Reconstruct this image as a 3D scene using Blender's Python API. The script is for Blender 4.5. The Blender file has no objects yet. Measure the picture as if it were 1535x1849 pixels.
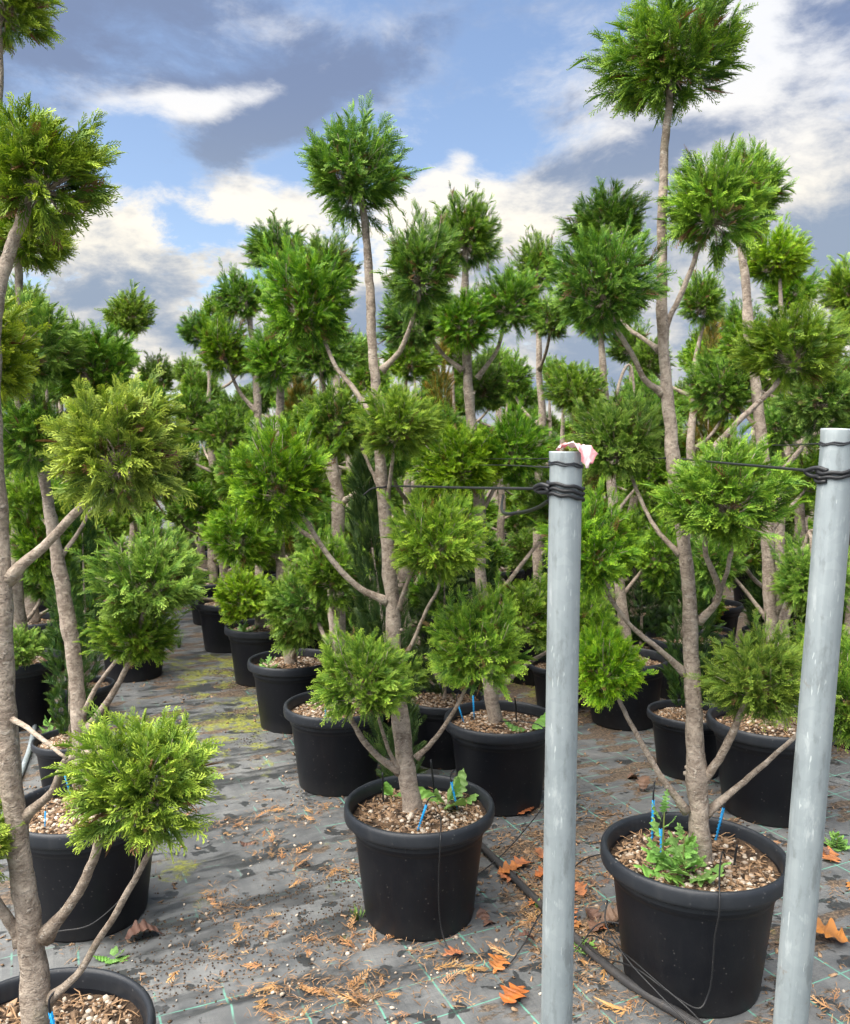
import bpy, bmesh, math, random
import numpy as np
from mathutils import Vector, Matrix

random.seed(11)
rng = np.random.default_rng(11)
PI = math.pi
R = math.radians
scene = bpy.context.scene
C = scene.collection

# ------------------------------------------------------------------ camera
cam_d = bpy.data.cameras.new('camera')
cam_d.sensor_fit = 'HORIZONTAL'
cam_d.sensor_width = 36.0
cam_d.lens = 36.0 * 1540 / 1535
cam_d.clip_start = 0.05
cam_d.clip_end = 2000
cam = bpy.data.objects.new('camera', cam_d)
C.objects.link(cam)
cam.location = (0, 0, 1.62)
cam.rotation_euler = (R(90 - 4.0), 0, 0)
scene.camera = cam

# ------------------------------------------------------------------ light
SUN = Vector((-0.36, -0.26, 0.88)).normalized()
sun_el = math.asin(SUN.z)
sun_az = math.atan2(SUN.x, SUN.y)
sl = bpy.data.lights.new('sun', 'SUN')
sl.energy = 5.0
sl.angle = R(75)
sl.color = (1.0, 0.95, 0.86)
so = bpy.data.objects.new('sun', sl)
C.objects.link(so)
so.rotation_euler = SUN.to_track_quat('Z', 'Y').to_euler()
so.location = (-4, -4, 8)

scene.view_settings.view_transform = 'Standard'
scene.view_settings.look = 'None'
scene.view_settings.gamma = 1
scene.view_settings.exposure = 1.45
scene.view_settings.use_curve_mapping = False
scene.render.engine = 'CYCLES'
scene.cycles.max_bounces = 4
scene.cycles.diffuse_bounces = 2
scene.cycles.glossy_bounces = 2
scene.cycles.transmission_bounces = 2
scene.cycles.transparent_max_bounces = 4
scene.cycles.use_denoising = True
scene.cycles.use_adaptive_sampling = True
scene.cycles.adaptive_threshold = 0.03
scene.cycles.sample_clamp_indirect = 8


# ------------------------------------------------------------------ node helper
class G:
    """small helper that writes shader node graphs as expressions"""
    def __init__(self, tree):
        self.t = tree
        self.t.nodes.clear()

    def n(self, kind, **kw):
        nd = self.t.nodes.new(kind)
        for k, v in kw.items():
            setattr(nd, k, v)
        return nd

    def put(self, sock, v):
        if isinstance(v, bpy.types.NodeSocket):
            self.t.links.new(v, sock)
        elif v is not None:
            if sock.type == 'RGBA' and hasattr(v, '__len__') and len(v) == 3:
                v = (*v, 1)
            sock.default_value = v

    def m(self, op, a, b=None, c=None, clamp=False):
        nd = self.n('ShaderNodeMath', operation=op, use_clamp=clamp)
        for i, v in enumerate((a, b, c)):
            if v is not None:
                self.put(nd.inputs[i], v)
        return nd.outputs[0]

    def vm(self, op, a, b=None, c=None, s=None):
        nd = self.n('ShaderNodeVectorMath', operation=op)
        self.put(nd.inputs[0], a)
        if c is not None:
            self.put(nd.inputs[2], c)
        if b is not None:
            self.put(nd.inputs[1], b)
        if s is not None:
            self.put(nd.inputs['Scale'], s)
        return nd.outputs['Value'] if op in ('DOT_PRODUCT', 'LENGTH') else nd.outputs[0]

    def noise(self, vec, scale, detail=4, rough=0.55, dist=0.0, lac=2.0):
        nd = self.n('ShaderNodeTexNoise')
        self.put(nd.inputs['Vector'], vec)
        nd.inputs['Scale'].default_value = scale
        nd.inputs['Detail'].default_value = detail
        nd.inputs['Roughness'].default_value = rough
        nd.inputs['Distortion'].default_value = dist
        nd.inputs['Lacunarity'].default_value = lac
        return nd.outputs['Fac']

    def noisec(self, vec, scale, detail=3):
        nd = self.n('ShaderNodeTexNoise')
        self.put(nd.inputs['Vector'], vec)
        nd.inputs['Scale'].default_value = scale
        nd.inputs['Detail'].default_value = detail
        return nd.outputs['Color']

    def voro(self, vec, scale, feature='F1', out='Distance', rnd=1.0):
        nd = self.n('ShaderNodeTexVoronoi', feature=feature)
        self.put(nd.inputs['Vector'], vec)
        nd.inputs['Scale'].default_value = scale
        nd.inputs['Randomness'].default_value = rnd
        return nd.outputs[out]

    def step(self, v, lo, hi):
        nd = self.n('ShaderNodeMapRange', interpolation_type='SMOOTHSTEP')
        self.put(nd.inputs['Value'], v)
        self.put(nd.inputs['From Min'], lo)
        self.put(nd.inputs['From Max'], hi)
        return nd.outputs['Result']

    def rng(self, v, a, b, c, d):
        nd = self.n('ShaderNodeMapRange')
        self.put(nd.inputs['Value'], v)
        for i, q in enumerate((a, b, c, d)):
            nd.inputs[i + 1].default_value = q
        return nd.outputs['Result']

    def mix(self, f, a, b):
        nd = self.n('ShaderNodeMix', data_type='RGBA')
        self.put(nd.inputs['Factor'], f)
        self.put(nd.inputs['A'] if False else nd.inputs[6], a)
        self.put(nd.inputs[7], b)
        return nd.outputs[2]

    def xyz(self, v):
        nd = self.n('ShaderNodeSeparateXYZ')
        self.put(nd.inputs[0], v)
        return nd.outputs

    def comb(self, x, y, z):
        nd = self.n('ShaderNodeCombineXYZ')
        for i, v in enumerate((x, y, z)):
            self.put(nd.inputs[i], v)
        return nd.outputs[0]

    def coord(self, which='Object'):
        return self.n('ShaderNodeTexCoord').outputs[which]

    def mapping(self, vec, loc=(0, 0, 0), rot=(0, 0, 0), sc=(1, 1, 1)):
        nd = self.n('ShaderNodeMapping')
        self.put(nd.inputs[0], vec)
        nd.inputs[1].default_value = loc
        nd.inputs[2].default_value = rot
        nd.inputs[3].default_value = sc
        return nd.outputs[0]

    def bump(self, h, strength=0.5, dist=0.01):
        nd = self.n('ShaderNodeBump')
        nd.inputs['Strength'].default_value = strength
        nd.inputs['Distance'].default_value = dist
        self.put(nd.inputs['Height'], h)
        return nd.outputs[0]

    def principled(self, col, rough=0.6, normal=None, metallic=0.0, spec=0.5, coat=0.0):
        nd = self.n('ShaderNodeBsdfPrincipled')
        self.put(nd.inputs['Base Color'], col)
        self.put(nd.inputs['Roughness'], rough)
        self.put(nd.inputs['Metallic'], metallic)
        self.put(nd.inputs['Specular IOR Level'], spec)
        self.put(nd.inputs['Coat Weight'], coat)
        if normal is not None:
            self.put(nd.inputs['Normal'], normal)
        return nd.outputs[0]

    def out(self, sh):
        o = self.n('ShaderNodeOutputMaterial')
        self.t.links.new(sh, o.inputs['Surface'])


def new_mat(name):
    m = bpy.data.materials.new(name)
    m.use_nodes = True
    return m, G(m.node_tree)


# ------------------------------------------------------------------ sky
# banks of cloud: azimuth, elevation, half width, half height (degrees), weight, tilted
COVER = [(-22, 25, 13, 5.5, 1.0, True), (-12, 19.3, 5.5, 1.7, 1.0, True), (-4, 22.8, 8, 2.0, 0.62, True), (-17, 20.6, 5, 0.9, 0.6, True),
         (-6, 27.5, 5, 1.8, -0.75), (3.5, 19.4, 7, 2.6, -0.35), (6.5, 24, 3, 1.6, -0.4), (10, 22.5, 4, 3.5, 0.35), (22, 20, 10, 8, 0.95), (13, 18.0, 7, 1.5, 0.6, True),
         (-19, 17.6, 6, 1.6, -0.75), (-4, 17.6, 6, 1.3, -0.5), (2.2, 17.9, 0.9, 0.7, 0.7), (0.6, 17.0, 1.8, 0.6, 0.8), (-11, 15.0, 3.2, 1.5, 0.55), (8, 15, 9, 2.0, 0.5), (-19, 13.5, 3, 2, 0.3)]
SHADE = [(-22, 25, 14, 5.5, 1.2, True), (-11, 19.0, 5.5, 1.6, 1.2, True), (-4, 22.8, 8, 2.2, 0.7, True), (21, 21.5, 7, 5, -0.7), (-16.5, 20.4, 6, 0.7, -1.6, True),
         (13, 18.2, 7, 1.2, 0.7, True), (24, 24, 4, 2, 0.6), (19, 23, 3, 3, -0.8), (20, 17.5, 6, 1.5, -0.2), (25, 12.0, 7, 2.4, 0.8), (-11, 14.0, 9, 2.2, -0.8), (-20, 11, 5, 1.2, 0.5),
         (7, 14.5, 7, 1.5, -0.5), (1.2, 17.4, 2.0, 1.4, -1.6)]
world = bpy.data.worlds.new('World')
scene.world = world
world.use_nodes = True
world.cycles.sampling_method = 'MANUAL'
world.cycles.sample_map_resolution = 256
g = G(world.node_tree)
SKY_STRENGTH = 0.1
sky = g.n('ShaderNodeTexSky', sky_type='NISHITA')
sky.sun_disc = False
sky.sun_elevation = sun_el
sky.sun_rotation = sun_az
sky.air_density = 1.0
sky.dust_density = 1.2
sky.ozone_density = 1.5
d = g.coord('Generated')
dx, dy, dz = g.xyz(d)
warp = g.vm('SUBTRACT', g.noisec(d, 5.0, 2), (0.5, 0.5, 0.5))
ds = g.vm('MULTIPLY_ADD', warp, (0.07, 0.07, 0.07), d)
ds = g.vm('MULTIPLY', ds, (1.0, 1.0, 2.2))
az = g.m('MULTIPLY', g.m('ARCTAN2', dx, dy), 180 / PI)
el = g.m('MULTIPLY', g.m('ARCSINE', dz), 180 / PI)
# sky compass in degrees, bent by the same slow noise; a second one tilted ten degrees for the streaks
pos = g.vm('MULTIPLY_ADD', warp, (7.0, 4.0, 0.0), g.comb(az, el, 0.0))
tilted = g.mapping(pos, rot=(0, 0, R(-12)))


def bank(acc, a, e, ra, re, w, tilt=False):
    """adds one soft bank of cloud at azimuth a, elevation e"""
    if tilt:
        c, s_ = math.cos(R(-12)), math.sin(R(-12))
        a, e = a * c - e * s_, a * s_ + e * c
    nd = g.n('ShaderNodeVectorMath', operation='MULTIPLY_ADD')
    g.put(nd.inputs[0], tilted if tilt else pos)
    nd.inputs[1].default_value = (1 / ra, 1 / re, 0)
    nd.inputs[2].default_value = (-a / ra, -e / re, 0)
    q = g.vm('DOT_PRODUCT', nd.outputs[0], nd.outputs[0])
    return g.m('MULTIPLY_ADD', g.m('POWER', 0.3679, q), w, acc)


fb = g.noise(ds, 4.6, 10, 0.66)
low = g.step(el, 15.5, 7.0)
cover = g.m('MULTIPLY_ADD', fb, 3.2, -1.62)
cover = g.m('MULTIPLY_ADD', low, 0.42, cover)
for b in COVER:
    cover = bank(cover, *b)
alpha = g.step(cover, -0.12, g.rng(el, 12, 24, 0.17, 0.95))
shade = g.m('MULTIPLY_ADD', g.noise(g.vm('ADD', ds, (0.03, 0.02, -0.06)), 7.5, 8, 0.62), 3.8, -1.75)
shade = g.m('MULTIPLY_ADD', g.m('SUBTRACT', cover, 0.55), 0.55, shade)
shade = g.m('MULTIPLY_ADD', g.step(el, 10.5, 6.5), 0.42, shade)
for b in SHADE:
    shade = bank(shade, *b)
sh = g.step(shade, -0.5, 0.85)
warm = g.step(el, 24, 12)
bright = g.mix(warm, (0.84, 0.85, 0.88), (1.0, 0.93, 0.80))
grey = g.mix(warm, (0.205, 0.270, 0.43), (0.30, 0.37, 0.48))
cl = g.mix(sh, bright, grey)
cl = g.vm('SCALE', cl, s=1.0 / SKY_STRENGTH * 0.42)
skyc = g.vm('MULTIPLY', sky.outputs[0], (0.82, 0.79, 0.78))
skyc = g.vm('SCALE', skyc, s=1.0)
final = g.mix(alpha, skyc, cl)
bg = g.n('ShaderNodeBackground')
g.put(bg.inputs['Color'], final)
bg.inputs['Strength'].default_value = SKY_STRENGTH
wo = g.n('ShaderNodeOutputWorld')
g.t.links.new(bg.outputs[0], wo.inputs['Surface'])


# ------------------------------------------------------------------ materials
def mat_foliage(name, dark, mid, tip, tw=0.13, hue=(0.490, 0.510)):
    m, g = new_mat(name)
    at = g.n('ShaderNodeAttribute', attribute_name='tone')
    tr, tg, tb = g.n('ShaderNodeSeparateColor').outputs[:3]
    sc = tr.node
    g.t.links.new(at.outputs['Color'], sc.inputs[0])
    oi = g.n('ShaderNodeObjectInfo').outputs['Random']
    base = g.mix(tg, dark, mid)
    young_lit = g.m('MULTIPLY', g.step(tr, 0.35, 1.0), g.rng(tg, 0, 1, 0.35, 1.0))
    col = g.mix(young_lit, base, tip)
    col = g.mix(tb, (0.17, 0.095, 0.045), col)
    hs = g.n('ShaderNodeHueSaturation')
    g.put(hs.inputs['Hue'], g.rng(oi, 0, 1, *hue))
    g.put(hs.inputs['Saturation'], g.rng(g.m('FRACT', g.m('MULTIPLY', oi, 7.3)), 0, 1, 0.98, 1.12))
    g.put(hs.inputs['Value'], g.rng(g.m('FRACT', g.m('MULTIPLY', oi, 3.7)), 0, 1, 0.90, 1.20))
    g.put(hs.inputs['Color'], col)
    col = hs.outputs[0]
    p = g.principled(col, 0.55, spec=0.32)
    tl = g.n('ShaderNodeBsdfTranslucent')
    g.put(tl.inputs[0], g.vm('MULTIPLY', col, (1.25, 1.25, 0.7)))
    mx = g.n('ShaderNodeMixShader')
    mx.inputs[0].default_value = tw
    g.t.links.new(p, mx.inputs[1])
    g.t.links.new(tl.outputs[0], mx.inputs[2])
    g.out(mx.outputs[0])
    return m


M = {}
M['leaf'] = mat_foliage('cypress_foliage', (0.030, 0.088, 0.016), (0.104, 0.232, 0.030), (0.300, 0.450, 0.055))
M['leaf_lime'] = mat_foliage('cypress_foliage_young_lit', (0.044, 0.112, 0.018), (0.148, 0.285, 0.034), (0.390, 0.520, 0.066), 0.13, (0.494, 0.512))
M['leaf_gold'] = mat_foliage('cypress_foliage_lime', (0.058, 0.128, 0.020), (0.175, 0.305, 0.034), (0.43, 0.54, 0.065), 0.13, (0.484, 0.498))
M['leaf_column'] = mat_foliage('column_foliage', (0.018, 0.050, 0.014), (0.040, 0.095, 0.018), (0.090, 0.140, 0.025))
M['leaf_rusty'] = mat_foliage('rusty_column_foliage', (0.050, 0.075, 0.018), (0.120, 0.120, 0.022), (0.300, 0.150, 0.030))
M['leaf_dry'] = mat_foliage('dry_sprig', (0.24, 0.120, 0.055), (0.44, 0.250, 0.120), (0.55, 0.36, 0.19), 0.08, (0.492, 0.512))
M['weed'] = mat_foliage('weed_leaf', (0.120, 0.240, 0.065), (0.200, 0.380, 0.100), (0.24, 0.42, 0.11), 0.25, (0.485, 0.505))
M['oak'] = mat_foliage('fallen_oak_leaf', (0.20, 0.085, 0.040), (0.42, 0.165, 0.065), (0.38, 0.17, 0.08), 0.1, (0.492, 0.512))
M['oak_dark'] = mat_foliage('old_fallen_leaf', (0.085, 0.050, 0.038), (0.150, 0.085, 0.058), (0.12, 0.07, 0.05), 0.05, (0.492, 0.512))


def mat_bark(name='bark', a=(0.165, 0.127, 0.098), b=(0.430, 0.360, 0.290)):
    m, g = new_mat(name)
    co = g.coord()
    big = g.noise(co, 11, 5, 0.65)
    swirl = g.vm('SCALE', g.noisec(co, 16, 3), s=3.4)
    band = g.noise(g.vm('ADD', g.mapping(co, sc=(46, 46, 62)), swirl), 1.0, 5, 0.72)
    fine = g.noise(g.vm('ADD', g.mapping(co, sc=(140, 140, 190)), swirl), 1.0, 3, 0.6)
    v = g.m('ADD', g.m('MULTIPLY', band, 0.6), g.m('MULTIPLY', big, 0.5))
    col = g.mix(g.step(v, 0.40, 0.70), a, b)
    flake = g.step(g.noise(g.vm('ADD', g.mapping(co, sc=(38, 38, 70)), swirl), 1.3, 3, 0.6), 0.58, 0.66)
    col = g.mix(g.m('MULTIPLY', flake, 0.6), col, (0.50, 0.44, 0.37))
    crack = g.step(fine, 0.40, 0.30)
    col = g.mix(g.m('MULTIPLY', crack, 0.7), col, (0.060, 0.043, 0.032))
    moss = g.step(g.noise(g.vm('ADD', co, (3.1, 1.7, 0.4)), 6, 5, 0.65), 0.58, 0.76)
    col = g.mix(g.m('MULTIPLY', moss, 0.45), col, (0.150, 0.150, 0.060))
    n = g.bump(g.m('ADD', band, g.m('ADD', g.m('MULTIPLY', fine, 0.5), g.m('MULTIPLY', flake, 0.3))), 1.0, 0.006)
    g.out(g.principled(col, 0.85, n, spec=0.2))
    return m


M['bark'] = mat_bark()
M['twig'] = mat_bark('branch_bark', (0.170, 0.130, 0.098), (0.430, 0.360, 0.288))


def mat_plastic(name, col, dust, rough=0.42, amount=0.5):
    m, g = new_mat(name)
    co = g.coord()
    n1 = g.noise(co, 7, 5, 0.65)
    streak = g.noise(g.mapping(co, sc=(26, 26, 2.2)), 1, 4, 0.6)
    z = g.xyz(co)[2]
    splash = g.m('MULTIPLY', g.step(g.m('ADD', z, g.m('MULTIPLY', g.noise(co, 16, 4), 0.06)), 0.13, 0.02), 0.7)
    dots = g.step(g.voro(co, 62), 0.20, 0.10)
    keep = g.step(g.noise(co, 30, 3), 0.50, 0.60)
    f = g.m('ADD', g.m('MULTIPLY', g.step(n1, 0.45, 0.8), 0.35), g.m('MULTIPLY', g.step(streak, 0.5, 0.8), 0.3))
    f = g.m('MULTIPLY', f, amount)
    f = g.m('ADD', f, g.m('MULTIPLY', splash, 0.30), clamp=True)
    f = g.m('MAXIMUM', f, g.m('MULTIPLY', g.m('MULTIPLY', dots, keep), 0.8))
    c = g.mix(f, col, dust)
    r = g.rng(f, 0, 1, rough, 0.8)
    g.out(g.principled(c, r, g.bump(g.noise(co, 160, 3), 0.12, 0.002), spec=0.28))
    return m


M['pot'] = mat_plastic('black_pot_plastic', (0.0040, 0.0049, 0.0080), (0.070, 0.066, 0.062), 0.46, 0.20)
M['pot_rim'] = mat_plastic('pot_rim_plastic', (0.018, 0.021, 0.026), (0.10, 0.10, 0.10), 0.42, 0.4)
M['rubber'] = mat_plastic('black_rubber', (0.016, 0.017, 0.019), (0.09, 0.08, 0.07), 0.42, 0.4)
M['pipe'] = mat_plastic('black_pipe', (0.026, 0.029, 0.034), (0.12, 0.10, 0.08), 0.40, 0.7)
M['blue'] = mat_plastic('blue_plastic', (0.010, 0.27, 0.60), (0.08, 0.33, 0.50), 0.35, 0.3)


def mat_galv():
    m, g = new_mat('galvanised_steel')
    co = g.coord()
    sp = g.voro(co, 60, out='Color')
    st = g.noise(g.mapping(co, sc=(45, 45, 1.3)), 1, 4, 0.6)
    bl = g.noise(co, 5, 4, 0.6)
    v = g.m('ADD', g.m('MULTIPLY', g.xyz(sp)[0], 0.06), g.m('ADD', g.m('MULTIPLY', st, 0.5), g.m('MULTIPLY', bl, 0.5)))
    c = g.mix(g.step(v, 0.35, 0.85), (0.225, 0.262, 0.275), (0.375, 0.415, 0.422))
    scr = g.step(g.noise(g.mapping(co, sc=(160, 160, 22)), 1, 2), 0.68, 0.72)
    c = g.mix(g.m('MULTIPLY', scr, 0.75), c, (0.50, 0.54, 0.54))
    mot = g.noise(g.mapping(co, sc=(28, 28, 9)), 1, 5, 0.7)
    c = g.mix(g.m('MULTIPLY', g.step(mot, 0.52, 0.66), 0.65), c, (0.16, 0.18, 0.185))
    c = g.mix(g.m('MULTIPLY', g.step(mot, 0.44, 0.30), 0.45), c, (0.50, 0.54, 0.545))
    rust = g.step(g.noise(g.vm('ADD', co, (7, 1, 3)), 14, 5, 0.7), 0.64, 0.76)
    c = g.mix(g.m('MULTIPLY', rust, 0.55), c, (0.22, 0.15, 0.09))
    g.out(g.principled(c, g.rng(v, 0.3, 0.9, 0.42, 0.62), g.bump(st, 0.15, 0.002), metallic=0.35, spec=0.5))
    return m


M['galv'] = mat_galv()


def mat_soil():
    m, g = new_mat('potting_mix')
    co = g.coord()
    n = g.noise(co, 60, 5, 0.7)
    n2 = g.noise(co, 9, 4, 0.6)
    c = g.mix(g.step(n, 0.35, 0.7), (0.016, 0.011, 0.008), (0.085, 0.055, 0.035))
    c = g.mix(g.m('MULTIPLY', g.step(n2, 0.5, 0.68), 0.6), c, (0.17, 0.110, 0.066))
    g.out(g.principled(c, 0.95, g.bump(n, 1.0, 0.012), spec=0.2))
    return m


M['soil'] = mat_soil()


def mat_vary(name, a, b, rough=0.85, sc=30):
    """small loose pieces: each piece picks its colour from the vertex tone"""
    m, g = new_mat(name)
    at = g.n('ShaderNodeAttribute', attribute_name='tone')
    s = g.n('ShaderNodeSeparateColor')
    g.t.links.new(at.outputs['Color'], s.inputs[0])
    co = g.coord()
    c = g.mix(s.outputs[1], a, b)
    c = g.mix(g.m('MULTIPLY', g.noise(co, sc * 6, 3), 0.35), c, g.vm('SCALE', c, s=0.4))
    g.out(g.principled(c, rough, spec=0.3))
    return m


M['pebble'] = mat_vary('pale_gravel', (0.26, 0.20, 0.145), (0.62, 0.54, 0.44))
M['chip'] = mat_vary('bark_chip', (0.085, 0.052, 0.032), (0.42, 0.275, 0.165))
M['crumb'] = mat_vary('soil_crumb', (0.028, 0.019, 0.013), (0.12, 0.078, 0.048))
M['straw'] = mat_vary('dry_needle', (0.13, 0.072, 0.036), (0.40, 0.245, 0.130))
M['moss'] = mat_vary('moss_tuft', (0.20, 0.21, 0.018), (0.38, 0.37, 0.045), 0.9)
M['grass'] = mat_vary('grass_blade', (0.060, 0.13, 0.022), (0.15, 0.25, 0.05), 0.6)


def mat_tape():
    m, g = new_mat('barrier_tape')
    at = g.n('ShaderNodeAttribute', attribute_name='tone')
    s = g.n('ShaderNodeSeparateColor')
    g.t.links.new(at.outputs['Color'], s.inputs[0])
    u, v = s.outputs[0], s.outputs[1]
    w = g.m('FRACT', g.m('ADD', g.m('MULTIPLY', u, 2.2), g.m('MULTIPLY', v, 0.6)))
    f = g.step(g.m('ABSOLUTE', g.m('SUBTRACT', w, 0.5)), 0.12, 0.34)
    c = g.mix(f, (0.74, 0.24, 0.27), (0.84, 0.74, 0.75))
    c = g.mix(g.m('MULTIPLY', g.noise(g.coord(), 40, 3), 0.5), c, (0.80, 0.50, 0.50))
    p = g.principled(c, 0.45)
    tl = g.n('ShaderNodeBsdfTranslucent')
    g.put(tl.inputs[0], c)
    mx = g.n('ShaderNodeMixShader')
    mx.inputs[0].default_value = 0.3
    g.t.links.new(p, mx.inputs[1])
    g.t.links.new(tl.outputs[0], mx.inputs[2])
    g.out(mx.outputs[0])
    return m


M['tape'] = mat_tape()

GRID_ANG = R(24.5)     # lay of the printed lines on the weed mat


def mat_ground():
    m, g = new_mat('weed_mat')
    co = g.coord()
    rot = g.mapping(co, rot=(0, 0, -GRID_ANG))
    wob = g.vm('SCALE', g.vm('SUBTRACT', g.noisec(co, 2.3, 2), (0.5, 0.5, 0.5)), s=0.02)
    q = g.vm('ADD', rot, wob)
    qx, qy, qz = g.xyz(q)
    n_big = g.noise(co, 1.3, 5, 0.6)
    n_mid = g.noise(co, 7, 6, 0.65)
    n_fine = g.noise(co, 70, 4, 0.7)
    weave = g.m('MULTIPLY', g.m('SINE', g.m('MULTIPLY', qx, 1400)), g.m('SINE', g.m('MULTIPLY', qy, 900)))
    fab = g.mix(g.step(g.m('ADD', g.m('MULTIPLY', n_big, 0.4), g.m('MULTIPLY', n_mid, 0.6)), 0.35, 0.66), (0.068, 0.072, 0.075), (0.158, 0.161, 0.158))
    wv1 = g.noise(g.mapping(rot, sc=(3, 210, 1)), 1.0, 2, 0.6)
    wv2 = g.noise(g.mapping(rot, sc=(150, 4, 1)), 1.0, 2, 0.6)
    fab = g.mix(g.m('MULTIPLY', g.step(g.m('MULTIPLY', wv1, wv2), 0.22, 0.36), 0.40), fab, (0.070, 0.075, 0.080))
    # the printed guide lines, worn away in places
    def line(c, per, off, hw):
        a = g.m('ABSOLUTE', g.m('SUBTRACT', g.m('FRACT', g.m('ADD', g.m('DIVIDE', c, per), off)), 0.5))
        return g.step(a, hw / per, hw / per * 0.5)
    ln = g.m('MAXIMUM', line(qx, 0.196, GRID_OX, 0.0040), line(qy, 0.167, GRID_OY, 0.0028))
    xx, yy, zz = g.xyz(co)
    perp = g.m('ADD', g.m('MULTIPLY', g.m('ADD', xx, 0.02), 0.943), g.m('MULTIPLY', g.m('SUBTRACT', yy, 2.91), 0.333))
    aisle = g.m('MULTIPLY', g.step(perp, 0.0, -0.35), g.step(yy, 2.25, 2.6))
    wear = g.step(g.m('SUBTRACT', g.noise(co, 5.5, 5, 0.65), g.m('MULTIPLY', aisle, 0.17)), 0.34, 0.52)
    xx, yy, zz = g.xyz(co)
    fab = g.mix(g.m('MULTIPLY', g.m('MULTIPLY', ln, wear), 0.85), fab, (0.12, 0.33, 0.25))
    # faint pale creases and dust that follow the lay of the mat
    st = g.noise(g.mapping(rot, sc=(1.6, 15, 1)), 1.0, 5, 0.6)
    fab = g.mix(g.m('MULTIPLY', g.step(st, 0.55, 0.75), 0.40), fab, (0.20, 0.205, 0.20))
    # damp stains
    wetn = g.noise(g.mapping(co, sc=(1, 1.25, 1)), 8.5, 5, 0.55, 0.4)
    wetm = g.step(wetn, 0.585, 0.605)
    wet2 = g.m('MULTIPLY', g.step(g.noise(g.vm('ADD', g.mapping(rot, sc=(0.8, 2.6, 1)), (4, 9, 0)), 2.2, 6, 0.62), 0.48, 0.60), 0.5)
    xx, yy, zz = g.xyz(co)
    perp = g.m('ADD', g.m('MULTIPLY', g.m('ADD', xx, 0.02), 0.943), g.m('MULTIPLY', g.m('SUBTRACT', yy, 2.91), 0.333))
    aisle = g.m('MULTIPLY', g.step(perp, 0.10, -0.20), g.step(perp, -1.6, -1.1))
    wet2 = g.m('MULTIPLY', wet2, g.rng(aisle, 0, 1, 0.35, 1.9), clamp=True)
    wet = g.m('MAXIMUM', wetm, wet2)
    c = g.mix(g.m('MULTIPLY', wet, 0.85), fab, (0.024, 0.026, 0.027))
    # trodden soil between the pots and in aisle drifts; extra brown inside the block paints deep shade
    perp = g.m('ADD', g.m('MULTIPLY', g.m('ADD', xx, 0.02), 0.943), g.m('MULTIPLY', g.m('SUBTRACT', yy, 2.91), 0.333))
    rows = g.m('MAXIMUM', g.m('ADD', g.step(perp, 0.05, 0.5), g.m('MULTIPLY', g.m('MULTIPLY', g.step(perp, 0.6, 1.4), g.step(yy, 4.4, 6.4)), 1.0)), g.step(perp, -1.0, -1.35))  # the inner-block term darkens the ground in place of shade
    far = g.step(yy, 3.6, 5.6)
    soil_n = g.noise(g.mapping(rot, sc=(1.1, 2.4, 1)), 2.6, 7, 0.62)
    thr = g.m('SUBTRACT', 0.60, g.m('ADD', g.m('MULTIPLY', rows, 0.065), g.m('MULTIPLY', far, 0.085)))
    soil_shade = g.step(soil_n, thr, g.m('ADD', thr, 0.05))
    soil_shade_c = g.mix(g.step(n_fine, 0.4, 0.65), (0.042, 0.030, 0.021), (0.165, 0.115, 0.073))
    c = g.mix(g.m('MULTIPLY', soil_shade, 0.92), c, soil_shade_c)
    # yellow-green moss film
    def patch(px, py, rx, ry):
        a = g.m('DIVIDE', g.m('SUBTRACT', xx, px), rx)
        b = g.m('DIVIDE', g.m('SUBTRACT', yy, py), ry)
        return g.m('EXPONENT', g.m('MULTIPLY', g.m('ADD', g.m('MULTIPLY', a, a), g.m('MULTIPLY', b, b)), -1))
    mp = total2(g, [patch(-1.55, 6.4, 0.55, 0.5), patch(-1.02, 5.1, 0.32, 0.75), g.m('MULTIPLY', patch(-1.0, 3.2, 0.16, 0.12), 1.6), patch(0.9, 5.8, 0.5, 0.6), g.m('MULTIPLY', patch(-1.35, 5.6, 0.6, 1.3), 0.45)])
    ms = g.m('ADD', g.m('MULTIPLY', mp, 0.30), g.m('MULTIPLY', g.m('SUBTRACT', g.noise(co, 4.5, 7, 0.72), 0.5), 1.9))
    mo = g.m('MULTIPLY', g.step(ms, 0.22, 0.46), g.step(g.noise(co, 24, 4, 0.7), 0.36, 0.52))
    mo_c = g.mix(g.step(n_fine, 0.35, 0.7), (0.125, 0.138, 0.019), (0.275, 0.282, 0.032))
    c = g.mix(g.m('MULTIPLY', mo, 0.88), c, mo_c)
    rough = g.m('ADD', g.m('MULTIPLY', g.m('MAXIMUM', soil_shade, mo), 0.35), g.rng(wet, 0, 1, 0.52, 0.30), clamp=True)
    h = g.m('ADD', g.m('MULTIPLY', weave, 0.05), g.m('ADD', g.m('MULTIPLY', n_mid, 0.8), g.m('MULTIPLY', g.m('MULTIPLY', n_fine, g.m('MAXIMUM', soil_shade, mo)), 0.9)))
    g.out(g.principled(c, rough, g.bump(h, 0.6, 0.008), spec=0.40))
    return m


def total2(g, socks):
    s = socks[0]
    for q in socks[1:]:
        s = g.m('ADD', s, q)
    return s


# a printed crossing lies at (0.016, 2.52)
_cx = math.cos(GRID_ANG) * 0.016 + math.sin(GRID_ANG) * 2.52
_cy = -math.sin(GRID_ANG) * 0.016 + math.cos(GRID_ANG) * 2.52
GRID_OX = (0.5 - _cx / 0.196) % 1.0
GRID_OY = (0.5 - _cy / 0.167) % 1.0
M['ground'] = mat_ground()


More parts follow.
